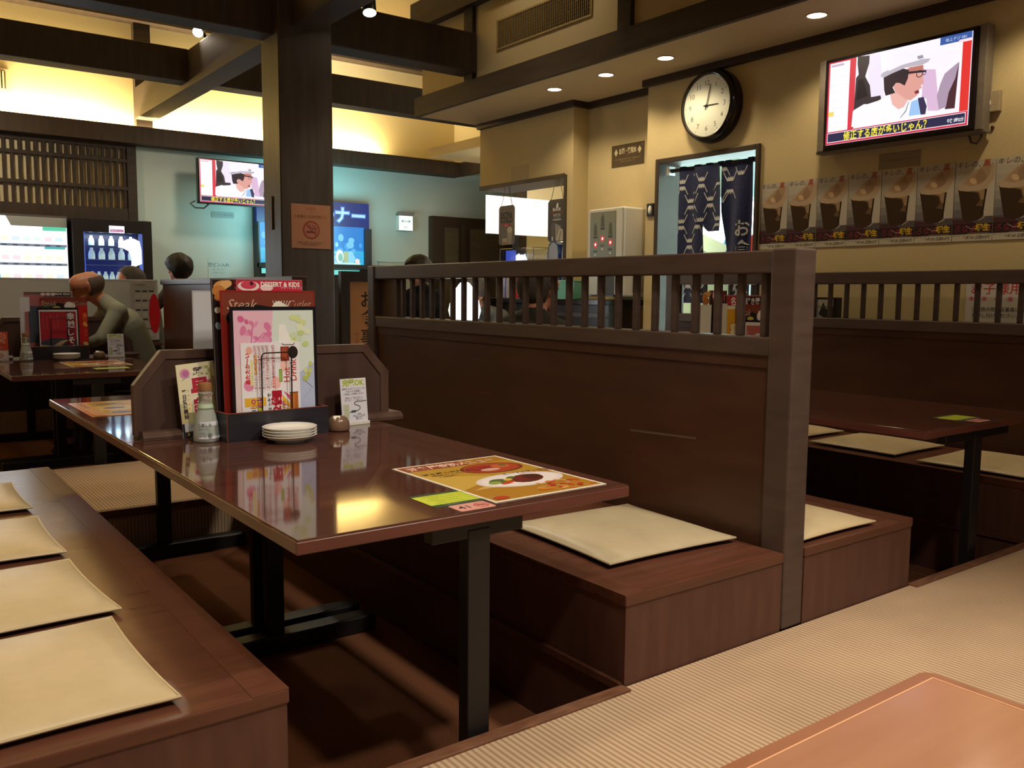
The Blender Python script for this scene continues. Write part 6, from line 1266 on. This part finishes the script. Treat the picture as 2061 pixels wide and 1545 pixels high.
def seated(label, hip, f2, lean, head_d, cloth, trousers, hair, hk, seat=0.232, drop=0.447, T=0.49, arms=0.32, hand_z=None, sleeve=0):
    """sits facing f2 (2-D unit); lean = forward shift of the neck; head_d = offset of the head from the neck (forward, up)"""
    f = Vector((f2[0], f2[1], 0)).normalized(); s = Vector((0, 0, 1)).cross(f); H = Vector((hip[0], hip[1], seat + 0.115))
    up = math.sqrt(max(T * T - lean * lean, 0.01)); neck = H + f * lean + Vector((0, 0, up)); chest = H + f * lean * 0.62 + Vector((0, 0, up * 0.66)) - f * 0.02
    head = neck + f * head_d[0] + Vector((0, 0, head_d[1])); hz = hand_z if hand_z is not None else 0.55
    P = dict(hip=H, chest=chest, neck=neck, head=head, side=s, face=f + Vector((0, 0, head_d[2] if len(head_d) > 2 else 0)))
    for k, n_ in ((1, 'l'), (-1, 'r')):
        P['elbow_' + n_] = neck + s * k * 0.24 + f * (arms * 0.42) - Vector((0, 0, 0.25)); e = P['elbow_' + n_]; e.z = max(e.z, hz + 0.02); P['hand_' + n_] = Vector((neck.x, neck.y, hz)) + s * k * 0.12 + f * (arms + 0.05)
        P['knee_' + n_] = Vector((H.x, H.y, seat + 0.075)) + f * 0.41 + s * k * 0.11; P['foot_' + n_] = P['knee_' + n_] + f * 0.04 - Vector((0, 0, drop + 0.0))
    P['sleeve'] = sleeve
    return person('person', label, P, cloth, trousers, hair, hk)
GREY = noisy('grey_green_shirt', '7f8170', '898b79', (6, 6, 6), 0.85, 0.15, bump=0.3); DARKC = noisy('dark_jacket', '3a3a34', '5a584e', (12, 12, 12), 0.85, 0.15, bump=0.3); BLACKC = noisy('black_clothes', '141416', '1c1c20', (9, 9, 9), 0.85, 0.15); OLIVE = noisy('olive_shirt', '2e2a24', '3a352c', (9, 9, 9), 0.85, 0.15); NAVYT = mat('navy_trousers', '3a3f48', 0.85); BROWNC = noisy('brown_top', '4a3a30', '55443a', (9, 9, 9), 0.85, 0.15)
seated('balding person in a grey shirt leaning over the farthest table, seen from behind', (1.70, 6.80), (-1, 0), 0.26, (0.12, 0.10, -0.25), GREY, NAVYT, noisy('thin_grey_hair', '5e5046', '6e6054', (140, 140, 140), 0.7, 0.3), 'fringe', T=0.60, arms=0.20)
seated('person with a visible ear sitting just behind the slatted partition', (2.56, 3.34), (1, 0.15), 0.06, (0.05, 0.13), OLIVE, NAVYT, HAIRG, 'short', T=0.515)
seated('person in a dark jacket bending forward behind the slats left of the ear', (4.12, 5.72), (-0.9, -0.3), 0.24, (0.08, 0.11, -0.5), DARKC, BLACKC, HAIRG, 'full', seat=0.30, drop=0.30)
seated('person in black clothes seated far behind the left end of the slats', (3.95, 6.55), (-1, -0.1), 0.05, (0.03, 0.135), BLACKC, BLACKC, HAIRD, 'full', seat=0.40, drop=0.40)
seated('person with bushy dark hair behind the plain board partition', (2.50, 8.45), (-0.5, 0.8), 0.06, (0.03, 0.135), BROWNC, BLACKC, HAIRD, 'full', seat=0.43, drop=0.36)
seated('person with short greying hair beside the bottle machine', (2.12, 8.30), (-1, 0.4), 0.10, (0.05, 0.12), DARKC, BLACKC, HAIRG, 'short', seat=0.33, drop=0.30)
def stool(label, x, y, h):
    t = thing('stool', label, 'stool', (x, y, 0)); MB().lathe([(0.0, h - 0.05), (0.17, h - 0.05), (0.175, h - 0.03), (0.165, h), (0, h)], IRON, 24).build('seat', t, smooth=True, ang=0.6)
    for k in range(4): a = PI / 4 + k * PI / 2; MB().tube([(0.12 * math.cos(a), 0.12 * math.sin(a), h - 0.05), (0.16 * math.cos(a), 0.16 * math.sin(a), 0)], 0.013, IRON, 8).build('leg', t)
stool('black stool under the bushy haired person', 2.50, 8.45, 0.43); stool('black stool under the greying person by the machine', 2.12, 8.30, 0.33)

for o in list(bpy.data.objects):
    if o.name == 'lettering': bpy.data.objects.remove(o)
